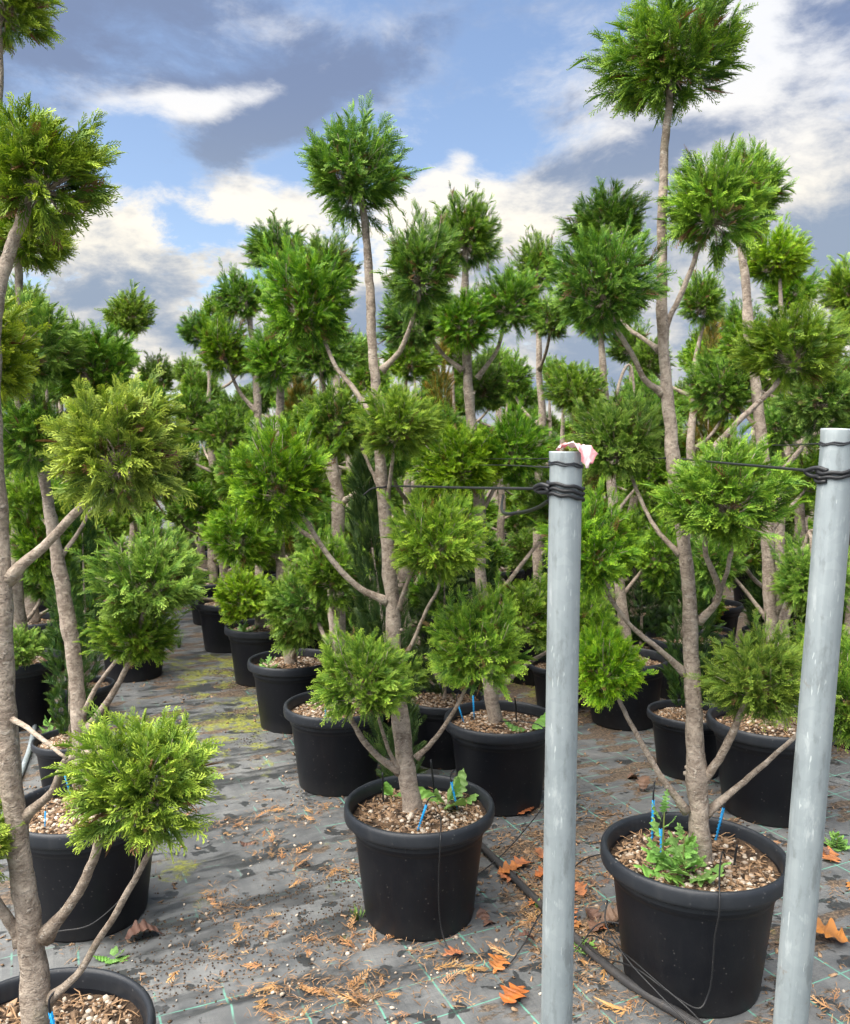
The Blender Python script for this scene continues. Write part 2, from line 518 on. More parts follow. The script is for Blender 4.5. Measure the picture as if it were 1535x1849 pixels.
# ------------------------------------------------------------------ mesh helpers
def mesh_np(name, V, F, mats, tone=None, smooth=False, midx=None):
    """V (n,3) array; F list/array of faces with equal corner count, or list of arrays"""
    me = bpy.data.meshes.new(name)
    groups = F if isinstance(F, list) else [F]
    groups = [np.asarray(q, dtype=np.int32) for q in groups if len(q)]
    loops = np.concatenate([q.ravel() for q in groups])
    sizes = np.concatenate([np.full(len(q), q.shape[1], dtype=np.int32) for q in groups])
    starts = np.concatenate([[0], np.cumsum(sizes)[:-1]]).astype(np.int32)
    me.vertices.add(len(V))
    me.vertices.foreach_set('co', np.asarray(V, dtype=np.float32).ravel())
    me.loops.add(len(loops))
    me.loops.foreach_set('vertex_index', loops)
    me.polygons.add(len(sizes))
    me.polygons.foreach_set('loop_start', starts)
    me.polygons.foreach_set('loop_total', sizes)
    if smooth:
        me.polygons.foreach_set('use_smooth', np.ones(len(sizes), dtype=bool))
    if midx is not None:
        me.polygons.foreach_set('material_index', np.asarray(midx, dtype=np.int32))
    if tone is not None:
        a = me.attributes.new('tone', 'FLOAT_COLOR', 'POINT')
        t = np.ones((len(V), 4), dtype=np.float32)
        t[:, :tone.shape[1]] = tone
        a.data.foreach_set('color', t.ravel())
    for m in (mats if isinstance(mats, (list, tuple)) else [mats]):
        me.materials.append(m)
    me.update()
    me.validate()
    return me


def obj(name, me, parent=None, loc=(0, 0, 0), rot=(0, 0, 0), sc=(1, 1, 1)):
    o = bpy.data.objects.new(name, me)
    C.objects.link(o)
    o.location, o.rotation_euler, o.scale = loc, rot, sc
    if parent is not None:
        o.parent = parent
    return o


def tag(o, label, cat, group=None):
    o['label'] = label
    o['category'] = cat
    if group:
        o['group'] = group
    return o


def thing(name, label, cat, loc=(0, 0, 0), rz=0.0, group=None):
    o = bpy.data.objects.new(name, None)
    o.empty_display_size = 0.1
    C.objects.link(o)
    o.location = loc
    o.rotation_euler = (0, 0, rz)
    return tag(o, label, cat, group)


def copy_tree(o, parent=None):
    c = o.copy()
    C.objects.link(c)
    c.parent = parent
    for ch in list(o.children):
        copy_tree(ch, c)
    return c


def spline(pts, n):
    """Catmull-Rom through rows of pts (any width), n samples per span"""
    P = np.asarray(pts, dtype=float)
    P = np.vstack([2 * P[0] - P[1], P, 2 * P[-1] - P[-2]])
    out = []
    for i in range(1, len(P) - 2):
        p0, p1, p2, p3 = P[i - 1:i + 3]
        for k in range(n):
            t = k / n
            out.append(0.5 * ((2 * p1) + (-p0 + p2) * t + (2 * p0 - 5 * p1 + 4 * p2 - p3) * t * t + (-p0 + 3 * p1 - 3 * p2 + p3) * t ** 3))
    out.append(P[-2])
    return np.array(out)


def tube(path, rad, sides=8, cap=True, bumpy=0.0, seed=0):
    """tube along path (n,3) with radius per point -> V, quads, tris"""
    path = np.asarray(path, float)
    n = len(path)
    rad = np.broadcast_to(np.asarray(rad, float), (n,))
    tan = np.gradient(path, axis=0)
    tan /= np.linalg.norm(tan, axis=1)[:, None] + 1e-9
    up = np.array([0.31, 0.95, 0.02]) if abs(tan[0][1]) < 0.9 else np.array([1.0, 0.05, 0.1])
    V = []
    a = np.arange(sides) / sides * 2 * PI
    r_ = np.random.default_rng(seed)
    ph = r_.uniform(0, 6.28, 4)
    s = np.cumsum(np.r_[0, np.linalg.norm(np.diff(path, axis=0), axis=1)])
    for i in range(n):
        u = up - tan[i] * np.dot(up, tan[i])
        u /= np.linalg.norm(u)
        up = u
        w = np.cross(tan[i], u)
        rr = np.full(sides, rad[i])
        if bumpy:
            rr = rr * (1 + bumpy * (np.sin(2 * a + s[i] * 9 + ph[0]) * 0.5 + np.sin(3 * a - s[i] * 21 + ph[1]) * 0.3 + math.sin(s[i] * 37 + ph[2]) * 0.35 + np.sin(a + s[i] * 60 + ph[3]) * 0.25))
        V.append(path[i] + rr[:, None] * (np.cos(a)[:, None] * u + np.sin(a)[:, None] * w))
    V = np.vstack(V)
    Q = []
    for i in range(n - 1):
        for k in range(sides):
            k2 = (k + 1) % sides
            Q.append((i * sides + k, i * sides + k2, (i + 1) * sides + k2, (i + 1) * sides + k))
    T = []
    if cap:
        V = np.vstack([V, path[:1], path[-1:]])
        c0, c1 = n * sides, n * sides + 1
        for k in range(sides):
            k2 = (k + 1) % sides
            T.append((c0, k2, k))
            T.append((c1, (n - 1) * sides + k, (n - 1) * sides + k2))
    return V, np.array(Q), np.array(T, dtype=int).reshape(-1, 3)


class Soup:
    """joins pieces into one mesh"""
    def __init__(self):
        self.V, self.F3, self.F4, self.T, self.n = [], [], [], [], 0
        self.m3, self.m4 = [], []

    def add(self, V, quads=None, tris=None, tone=(0.5, 0.5, 0.5), mi=0):
        V = np.asarray(V, float)
        if quads is not None and len(quads):
            self.F4.append(np.asarray(quads) + self.n)
            self.m4.append(np.full(len(quads), mi))
        if tris is not None and len(tris):
            self.F3.append(np.asarray(tris) + self.n)
            self.m3.append(np.full(len(tris), mi))
        t = np.asarray(tone, float)
        if t.ndim == 1:
            t = np.tile(t, (len(V), 1))
        self.V.append(V)
        self.T.append(t)
        self.n += len(V)

    def mesh(self, name, mats, smooth=False):
        F, mi = [], []
        if self.F4:
            F.append(np.vstack(self.F4))
            mi.append(np.concatenate(self.m4))
        if self.F3:
            F.append(np.vstack(self.F3))
            mi.append(np.concatenate(self.m3))
        return mesh_np(name, np.vstack(self.V), F, mats, np.vstack(self.T), smooth, np.concatenate(mi))


def lathe(prof, sides=48, wob=0.0):
    P = np.asarray(prof, float)
    n = len(P)
    a = np.arange(sides) / sides * 2 * PI
    w = 1 + wob * np.sin(2 * a + 0.7)
    V = np.vstack([np.c_[P[i, 0] * np.cos(a) * w, P[i, 0] * np.sin(a) * w, np.full(sides, P[i, 1])] for i in range(n)])
    Q = [(i * sides + k, i * sides + (k + 1) % sides, (i + 1) * sides + (k + 1) % sides, (i + 1) * sides + k) for i in range(n - 1) for k in range(sides)]
    return V, np.array(Q)


def tube_obj(name, pts, r, mat, parent=None, sides=8, n=6, smooth=True):
    p = spline(pts, n)
    V, Q, T = tube(p, r, sides)
    s = Soup()
    s.add(V, Q, T)
    return obj(name, s.mesh(name, mat, smooth), parent)


# ------------------------------------------------------------------ ground
def ground_h(x, y):
    """low wrinkles of the mat in the open aisle, flat under the pots"""
    x, y = np.asarray(x, float), np.asarray(y, float)
    c, s = math.cos(R(30)), math.sin(R(30))
    v = -s * x + c * y
    u = c * x + s * y
    v = v + 0.03 * np.sin(u * 3.1) + 0.018 * np.sin(u * 7.7 + 1.3) + 0.012 * np.sin(u * 17 + v * 5)
    w = np.maximum(0, np.sin(v * 2 * PI / 0.23)) ** 3 + 0.6 * np.maximum(0, np.sin(v * 2 * PI / 0.131 + 1.1 + 0.8 * np.sin(u * 2.2))) ** 4
    m = np.exp(-(((x + 0.55) / 0.42) ** 4 + ((y - 2.75) / 0.55) ** 4))
    m2 = 0.35 * np.exp(-(((x + 0.95) / 0.45) ** 4 + ((y - 4.4) / 1.2) ** 4))
    return 0.019 * w * (m + m2) + 0.0018 * (np.sin(x * 9 + y * 4) + np.sin(x * 5 - y * 11 + 1)) * (m + m2)


def graded(lo, hi, step, out, k=1.28):
    a = list(np.arange(lo, hi + 1e-6, step))
    s, v = step, a[-1]
    while v < out:
        s *= k
        v += s
        a.append(v)
    s, v, b = step, a[0], []
    while v > -out:
        s *= k
        v -= s
        b.append(v)
    return np.array(b[::-1] + a)


gx = graded(-1.9, 1.9, 0.016, 400)
gy = graded(1.9, 5.6, 0.016, 400)
XX, YY = np.meshgrid(gx, gy)
ZZ = ground_h(XX, YY)
nx, ny = len(gx), len(gy)
idx = np.arange(nx * ny).reshape(ny, nx)
Q = np.stack([idx[:-1, :-1], idx[:-1, 1:], idx[1:, 1:], idx[1:, :-1]], -1).reshape(-1, 4)
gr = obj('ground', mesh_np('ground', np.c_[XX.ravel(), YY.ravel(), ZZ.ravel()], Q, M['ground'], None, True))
gr['kind'] = 'structure'
gr['label'] = 'grey woven weed mat with green guide lines, damp stains and moss'


# ------------------------------------------------------------------ foliage sprays
def frond(L, n, w, spread=0.42, seed=0, sub=True):
    """flat cypress spray along +x: side shoots with their own short shoots, all narrow folded kites"""
    r = np.random.default_rng(seed)
    K, T = [], []

    def kite(p, a, l, ww, t0, t1, z=0.0):
        d = np.array([math.cos(a), math.sin(a), z])
        nn = np.array([-math.sin(a), math.cos(a), 0])
        q = p + d * l * 0.45
        dn = np.array([0, 0, -ww * 0.6])
        K.append([p, q - nn * ww + dn, p + d * l, q + nn * ww + dn])
        T.append([t0, (t0 + t1) / 2, t1, (t0 + t1) / 2])
    kite(np.zeros(3), 0, L, w * 0.75, 0, 1)
    for i in range(n):
        for side in (-1, 1):
            t = 0.06 + 0.90 * (i + (0.25 if side > 0 else -0.2) + r.uniform(-0.15, 0.15)) / n
            if t < 0.03 or t > 0.97:
                continue
            l = L * spread * (0.55 + 0.45 * math.sin(min(1, t * 2.2 + 0.25) * PI * 0.5)) * (1 - t) ** 0.62 * r.uniform(0.75, 1.15) + w * 2.5
            a = side * R(r.uniform(27, 42))
            p = np.array([t * L, 0, 0])
            zz = r.uniform(-0.18, 0.12)
            kite(p, a, l, w, t * 0.7, min(1, t + 0.35), zz)
            if sub:
                m = int(l / (w * 7.5))
                for k in range(m):
                    s2 = -1 if k % 2 else 1
                    tt = 0.22 + 0.66 * (k + 0.5) / m
                    pp = p + np.array([math.cos(a), math.sin(a), zz]) * l * tt
                    kite(pp, a + s2 * R(r.uniform(24, 40)), l * 0.45 * (1 - tt) + w * 3.2, w * 0.9, t * 0.6 + 0.2, min(1, t * 0.7 + 0.45), zz + r.uniform(-0.15, 0.15))
    return np.array(K), np.array(T)


def spray_mesh(name, starts, dirs, lens, temps, mats, seed, bend=0.8, extra=None, tone_bias=None):
    """many sprays in one mesh: start point, direction and length of each"""
    r = np.random.default_rng(seed)
    Vs, Ts = [], []
    ref_len = temps[0][2]
    for i in range(len(starts)):
        K, T, L0 = temps[r.integers(len(temps))]
        X = dirs[i] / np.linalg.norm(dirs[i])
        h = r.normal(size=3)
        Y = np.cross(h, X)
        Y /= np.linalg.norm(Y)
        Z = np.cross(X, Y)
        s = lens[i] / L0
        P = K * s
        b = bend * r.uniform(-1, 1) / lens[i] * 0.5
        cz = P[..., 2] + b * P[..., 0] ** 2
        W = starts[i] + P[..., 0:1] * X + P[..., 1:2] * Y + cz[..., None] * Z
        W[..., 2] -= r.uniform(0, 0.35) * P[..., 0] ** 2 / lens[i]
        Vs.append(W.reshape(-1, 3))
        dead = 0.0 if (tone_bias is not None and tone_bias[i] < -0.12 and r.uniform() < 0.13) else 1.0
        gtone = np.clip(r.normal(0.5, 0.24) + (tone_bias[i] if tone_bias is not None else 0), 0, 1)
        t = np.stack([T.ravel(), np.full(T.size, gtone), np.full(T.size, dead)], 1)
        Ts.append(t)
    V = np.vstack(Vs)
    T = np.vstack(Ts)
    n = len(V) // 4
    b = np.arange(n)[:, None] * 4
    F = np.vstack([b + np.array([0, 1, 2]), b + np.array([0, 2, 3])])
    mi = np.zeros(len(F), int)
    s = Soup()
    s.V, s.T, s.F3, s.m3, s.n = [V], [T], [F], [mi], len(V)
    if extra:
        for (tv, tq, tt) in extra:
            s.add(tv, tq, tt, mi=1)
    return s.mesh(name, mats)


R0 = 0.18
fine_t = [(*frond(0.075, 6, 0.0014, 0.34, q), 0.075) for q in range(8)]
slim_t = [(*frond(0.11, 8, 0.0024, 0.26, 20 + q), 0.11) for q in range(4)]
coarse_t = [(*frond(0.080, 6, 0.0019, 0.36, 40 + q), 0.080) for q in range(6)]


def ball_mesh(name, seed, shoots, per, temps, L, mats, low=-0.45):
    """clipped ball: shoots fan out from the branch end low in the ball, each a plume of sprays"""
    r = np.random.default_rng(seed)
    P, D, Ls, B, ex = [], [], [], [], []
    root = np.array([0, 0, low * R0])
    gold = PI * (3 - math.sqrt(5))
    for i in range(shoots):
        zc = 1 - 2 * (i + 0.5) / shoots
        a = i * gold + seed
        d = np.array([math.sqrt(1 - zc * zc) * math.cos(a), math.sqrt(1 - zc * zc) * math.sin(a), zc])
        d += r.normal(size=3) * 0.16
        d /= np.linalg.norm(d)
        amp = 0.97 + 0.14 * math.sin(d[0] * 3.1 + seed) + 0.13 * math.sin(d[1] * 4.3 + 2 * seed) + 0.09 * math.sin(d[2] * 5 + seed * 3)
        end = d * R0 * amp * r.uniform(0.70, 0.92)
        if d[2] < -0.72 and r.uniform() < 0.55:
            continue
        stray = r.uniform() < (0.14 if d[2] > 0.25 else 0.06)
        if stray:
            end = end * r.uniform(1.12, 1.32) + np.array([0, 0, 0.015])
        mid = (root * 0.6 + end * 0.55) + r.normal(size=3) * 0.012
        sp = spline([root, mid, end], 8)
        tan = np.gradient(sp, axis=0)
        bias = r.normal() * 0.17
        n = (per + int(r.integers(-3, 4))) if not stray else int(per * 0.75)
        for k in range(n):
            f = 0.36 + 0.64 * (k + r.uniform(0, 0.8)) / n
            q = min(16, f * 16)
            j = int(q)
            p = sp[min(j, 16)] * (1 - (q - j)) + sp[min(j + 1, 16)] * (q - j)
            t = tan[min(j, 16)] / np.linalg.norm(tan[min(j, 16)])
            side = r.normal(size=3)
            side -= t * np.dot(side, t)
            side /= np.linalg.norm(side)
            w = r.uniform(0.25, 0.95) * (1.15 - 0.45 * f) * (0.62 if stray else 1.0)
            dd = t + side * w + d * 0.30 + np.array([0, 0, 0.12])
            P.append(p)
            D.append(dd)
            Ls.append(L * (0.5 + 0.75 * r.uniform() ** 1.3) * (1.15 - 0.25 * f))
            B.append(bias + (f - 0.72) * 0.7)  # outer sprays lighter for new growth and painted highlights, inner ones darker
        if i % 2 == 0:
            V, Qd, T = tube(sp[::3], np.linspace(0.0032, 0.0010, len(sp[::3])), 4)
            ex.append((V, Qd, T))
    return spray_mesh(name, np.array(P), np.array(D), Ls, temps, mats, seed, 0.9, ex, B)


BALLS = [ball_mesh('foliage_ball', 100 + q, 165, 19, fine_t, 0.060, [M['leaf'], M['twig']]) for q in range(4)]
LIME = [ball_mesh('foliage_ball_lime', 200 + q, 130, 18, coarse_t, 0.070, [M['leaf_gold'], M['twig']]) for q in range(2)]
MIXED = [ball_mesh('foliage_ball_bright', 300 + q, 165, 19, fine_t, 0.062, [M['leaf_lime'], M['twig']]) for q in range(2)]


def column_mesh(name, seed, mat, H=1.25, W=0.13, count=900):
    r = np.random.default_rng(seed)
    z = r.uniform(0, 1, count) ** 0.9
    prof = np.interp(z, [0, 0.12, 0.45, 0.8, 1.0], [0.55, 0.95, 1.0, 0.66, 0.10])
    a = r.uniform(0, 2 * PI, count)
    rr = W * prof * (0.35 + 0.55 * np.sqrt(r.uniform(0, 1, count)))
    P = np.c_[rr * np.cos(a), rr * np.sin(a), z * H]
    D = np.c_[np.cos(a) * 0.42, np.sin(a) * 0.42, np.ones(count)] + r.normal(size=(count, 3)) * 0.22
    return spray_mesh(name, P, D, 0.10 * r.uniform(0.6, 1.15, count), slim_t, [mat, M['twig']], seed)


COL = [column_mesh('column_foliage', 400, M['leaf_column']), column_mesh('column_foliage_broad', 401, M['leaf_column'], 1.0, 0.15),
       column_mesh('column_foliage_rusty', 402, M['leaf_rusty'], 1.25, 0.13, 700)]

# ------------------------------------------------------------------ pots
icoV = np.array([(0, 0, 1)] + [(math.cos(R(72 * k)) * .894, math.sin(R(72 * k)) * .894, .447) for k in range(5)] + [(math.cos(R(72 * k + 36)) * .894, math.sin(R(72 * k + 36)) * .894, -.447) for k in range(5)] + [(0, 0, -1)])
icoF = np.array([(0, 1 + k, 1 + (k + 1) % 5) for k in range(5)] + [(1 + k, 6 + k, 1 + (k + 1) % 5) for k in range(5)] + [(6 + k, 6 + (k + 1) % 5, 1 + (k + 1) % 5) for k in range(5)] + [(11, 6 + (k + 1) % 5, 6 + k) for k in range(5)])
boxV = np.array([(x, y, z) for z in (-1, 1) for y in (-1, 1) for x in (-1, 1)], float)
boxQ = np.array([(0, 2, 3, 1), (4, 5, 7, 6), (0, 1, 5, 4), (2, 6, 7, 3), (0, 4, 6, 2), (1, 3, 7, 5)])


def rot3(r):
    m = Matrix.Rotation(r.uniform(0, 6.28), 3, 'Z') @ Matrix.Rotation(r.uniform(-0.5, 0.5), 3, 'X') @ Matrix.Rotation(r.uniform(-0.5, 0.5), 3, 'Y')
    return np.array(m)


def add_pebble(s, r, p, size, mi=0, tone=None):
    V = icoV * (1 + r.uniform(-0.22, 0.22, (12, 1))) * np.array([1, r.uniform(0.7, 1), r.uniform(0.5, 0.8)]) * size
    s.add(V @ rot3(r).T + p, None, icoF, (0.5, r.uniform(0, 1) if tone is None else tone, 0.5), mi)


def add_chip(s, r, p, l, mi=1):
    V = (boxV + r.uniform(-0.35, 0.35, (8, 3))) * np.array([l, l * r.uniform(0.25, 0.6), l * r.uniform(0.08, 0.2)])
    s.add(V @ rot3(r).T + p, boxQ, None, (0.5, r.uniform(0, 1), 0.5), mi)


def add_straw(s, r, p, l, mi=2, w=0.0012):
    a = r.uniform(0, 2 * PI)
    d = np.array([math.cos(a), math.sin(a), r.uniform(-0.1, 0.25)])
    n = np.array([-math.sin(a), math.cos(a), r.uniform(-0.3, 0.3)]) * w * r.uniform(0.7, 1.6)
    m = p + d * l * 0.5 + np.array([0, 0, l * 0.10]) + n * r.uniform(-3, 3)
    e = p + d * l
    s.add([p - n, p + n, m + n, m - n, e + n * .4, e - n * .4], [(0, 1, 2, 3), (3, 2, 4, 5)], None, (0.5, r.uniform(0, 1), 0.5), mi)


def gravel_mesh(seed, rad=0.222, np_=620, nc=620, ns=320):
    r = np.random.default_rng(seed)
    s = Soup()

    def spot():
        a, q = r.uniform(0, 2 * PI), rad * math.sqrt(r.uniform(0, 1))
        return np.array([q * math.cos(a), q * math.sin(a), soil_h(q * math.cos(a), q * math.sin(a))])
    side = r.uniform(0, 2 * PI)
    for _ in range(np_):
        p = spot()
        if (p[0] * math.cos(side) + p[1] * math.sin(side)) / rad < r.uniform(-1.3, 0.4):
            continue
        add_pebble(s, r, p, 0.0035 + 0.0085 * r.uniform() ** 2)
    for _ in range(nc):
        add_chip(s, r, spot(), r.uniform(0.004, 0.015))
    for _ in range(ns):
        add_straw(s, r, spot() + np.array([0, 0, 0.004]), r.uniform(0.015, 0.05))
    return s.mesh('gravel', [M['pebble'], M['chip'], M['straw']])


def soil_h(x, y):
    return 0.352 + 0.010 * math.sin(x * 17 + 1) * math.cos(y * 13) + 0.018 * max(0, 1 - math.hypot(x, y) / 0.12)


def soil_mesh():
    V, Qd = lathe([(0.0005, 0)] + [(0.24 * k / 9, 0) for k in range(1, 10)], 32)
    V[:, 2] = [soil_h(a, b) + 0.004 * math.sin(a * 90) * math.sin(b * 83) for a, b in V[:, :2]]
    return mesh_np('potting_mix', V, Qd, M['soil'], None, True)


V, Qd = lathe([(0.001, 0.006), (0.178, 0.004), (0.186, 0.0), (0.190, 0.010), (0.2235, 0.300), (0.2245, 0.306), (0.2300, 0.312), (0.2315, 0.318), (0.2365, 0.357)], 56)
BODY = mesh_np('pot_body', V, Qd, M['pot'], None, True)
V, Qd = lathe([(0.2370, 0.357), (0.2560, 0.350), (0.2600, 0.353), (0.2620, 0.362), (0.2620, 0.386), (0.2590, 0.397), (0.2530, 0.401), (0.2460, 0.399), (0.2415, 0.392), (0.2395, 0.375), (0.2340, 0.325)], 56)
RIM = mesh_np('rim', V, Qd, M['pot_rim'], None, True)
SOIL = soil_mesh()
GRAVEL = [gravel_mesh(q) for q in range(3)]


def make_pot(label, x, y, s=1.0, group=None, rz=None, sz=None, tilt=(0, 0), name='plant_pot', zlift=0.0):
    t = thing(name, label, 'plant pot', (x, y, zlift), random.uniform(0, 6.28) if rz is None else rz, group)
    t.scale = (s * random.uniform(0.985, 1.02), s * random.uniform(0.985, 1.02), sz or s)
    obj('pot_body', BODY, t)
    obj('rim', RIM, t)
    so_ = obj('potting_mix', SOIL, t)
    gv = obj('gravel', random.choice(GRAVEL), so_)
    gv['kind'] = 'stuff'
    return t


# ------------------------------------------------------------------ trees
def build_tree(label, spec, balls, group=None, name='cloud_pruned_conifer', detail=True, seed=1, z0=0.0, bright=()):
    bx, by = spec['base']
    t = thing(name, label, 'topiary tree', (bx, by, z0), 0, group)
    r = np.random.default_rng(seed)
    sp = spline(spec['trunk'], 7 if detail else 4)
    flare = 1 + 0.14 * np.clip(1 - (sp[:, 2] - sp[0, 2]) / 0.16, 0, 1) ** 2
    rad = np.maximum(sp[:, 3], 0.004) * flare
    ks = r.uniform(0.1, 0.95, 7)                        # healed cuts where whorls were pruned away
    for k in ks:
        j = int(k * len(sp))
        rad[max(0, j - 1):j + 2] *= 1.08
    wob = np.cumsum(r.normal(size=(len(sp), 3)) * 0.0012, axis=0)
    wob -= np.linspace(0, 1, len(sp))[:, None] * wob[-1]
    V, Qd, T = tube(sp[:, :3] + wob * np.array([1, 1, 0]), rad, 14 if detail else 8, True, 0.10, seed)
    s = Soup()
    s.add(V, Qd, T)
    if detail:
        for k in ks:
            j = int(k * len(sp))
            a = r.uniform(0, 6.28)
            p = sp[j, :3] + np.array([math.cos(a), math.sin(a), 0]) * rad[j] * 0.9
            q = rad[j] * 0.30
            s.add(icoV * np.array([q, q, q * 0.8]) + p, None, icoF)
    obj('trunk', s.mesh('trunk', M['bark'], True), t)
    for (bi, br, pts) in spec['branches']:
        p = spline(pts, 5 if detail else 3)
        if detail:
            p[1:-1] += np.cumsum(r.normal(size=(len(p) - 2, 3)) * 0.0009, axis=0)
        V, Qd, T = tube(p, br * np.linspace(1.12, 0.66, len(p)) * (1 + 0.75 * np.exp(-np.linspace(0, 1, len(p)) * 14)), 9 if detail else 6, True, 0.11, seed + bi)
        s = Soup()
        s.add(V, Qd, T)
        obj('branch', s.mesh('branch', M['twig'], True), t)
    for bi, (x, y, z, rx, rz_) in enumerate(spec['balls']):
        k = 1.0
        pool = MIXED if bi in bright else balls
        obj('foliage_ball', pool[r.integers(len(pool))], t, (x, y, z), (r.uniform(-0.25, 0.25), r.uniform(-0.25, 0.25), r.uniform(0, 6.28)), (rx / R0 * k, rx / R0 * k, rz_ / R0 * k))
    return t


def random_spec(r, height):
    """an anonymous tree of the same kind: crooked leader with a ball on top and side arms that each end in a ball"""
    tr, x, y = [], 0.0, 0.0
    n = 9
    for k in range(n):
        f = k / (n - 1)
        tr.append((x, y, 0.33 + (height - 0.30 - 0.33) * f, 0.036 * (1 - f) ** 0.8 + 0.009))
        x += r.normal() * 0.022
        y += r.normal() * 0.022
    P = np.array(tr)
    balls = [(x, y, height - 0.16, 0.165 + r.uniform(-.02, .03), 0.16 + r.uniform(-.02, .03))]
    br = []
    a = r.uniform(0, 6.28)
    zs = np.linspace(0.62, height - 0.62, 8) + r.uniform(-0.07, 0.07, 8)
    for i, z in enumerate(zs):
        a += 2.4 + r.uniform(-0.4, 0.4)
        reach = r.uniform(0.24, 0.42) * (1.1 - 0.25 * z / height)
        zt = max(0.40, z - r.uniform(0.22, 0.34))
        bx_, by_ = np.interp(zt, P[:, 2], P[:, 0]), np.interp(zt, P[:, 2], P[:, 1])
        c, s_ = math.cos(a), math.sin(a)
        ex, ey = bx_ + c * reach, by_ + s_ * reach
        br.append((i + 1, 0.012, [(bx_, by_, zt), (bx_ + c * reach * .55, by_ + s_ * reach * .55, zt + (z - zt) * .3), (bx_ + c * reach * .9, by_ + s_ * reach * .9, zt + (z - zt) * .68), (ex, ey, z - 0.03)]))
        q = r.uniform(0.135, 0.185)
        balls.append((ex, ey, z + 0.02, q, q * r.uniform(0.85, 1.02)))
    return dict(base=(0, 0), trunk=tr, balls=balls, branches=br)

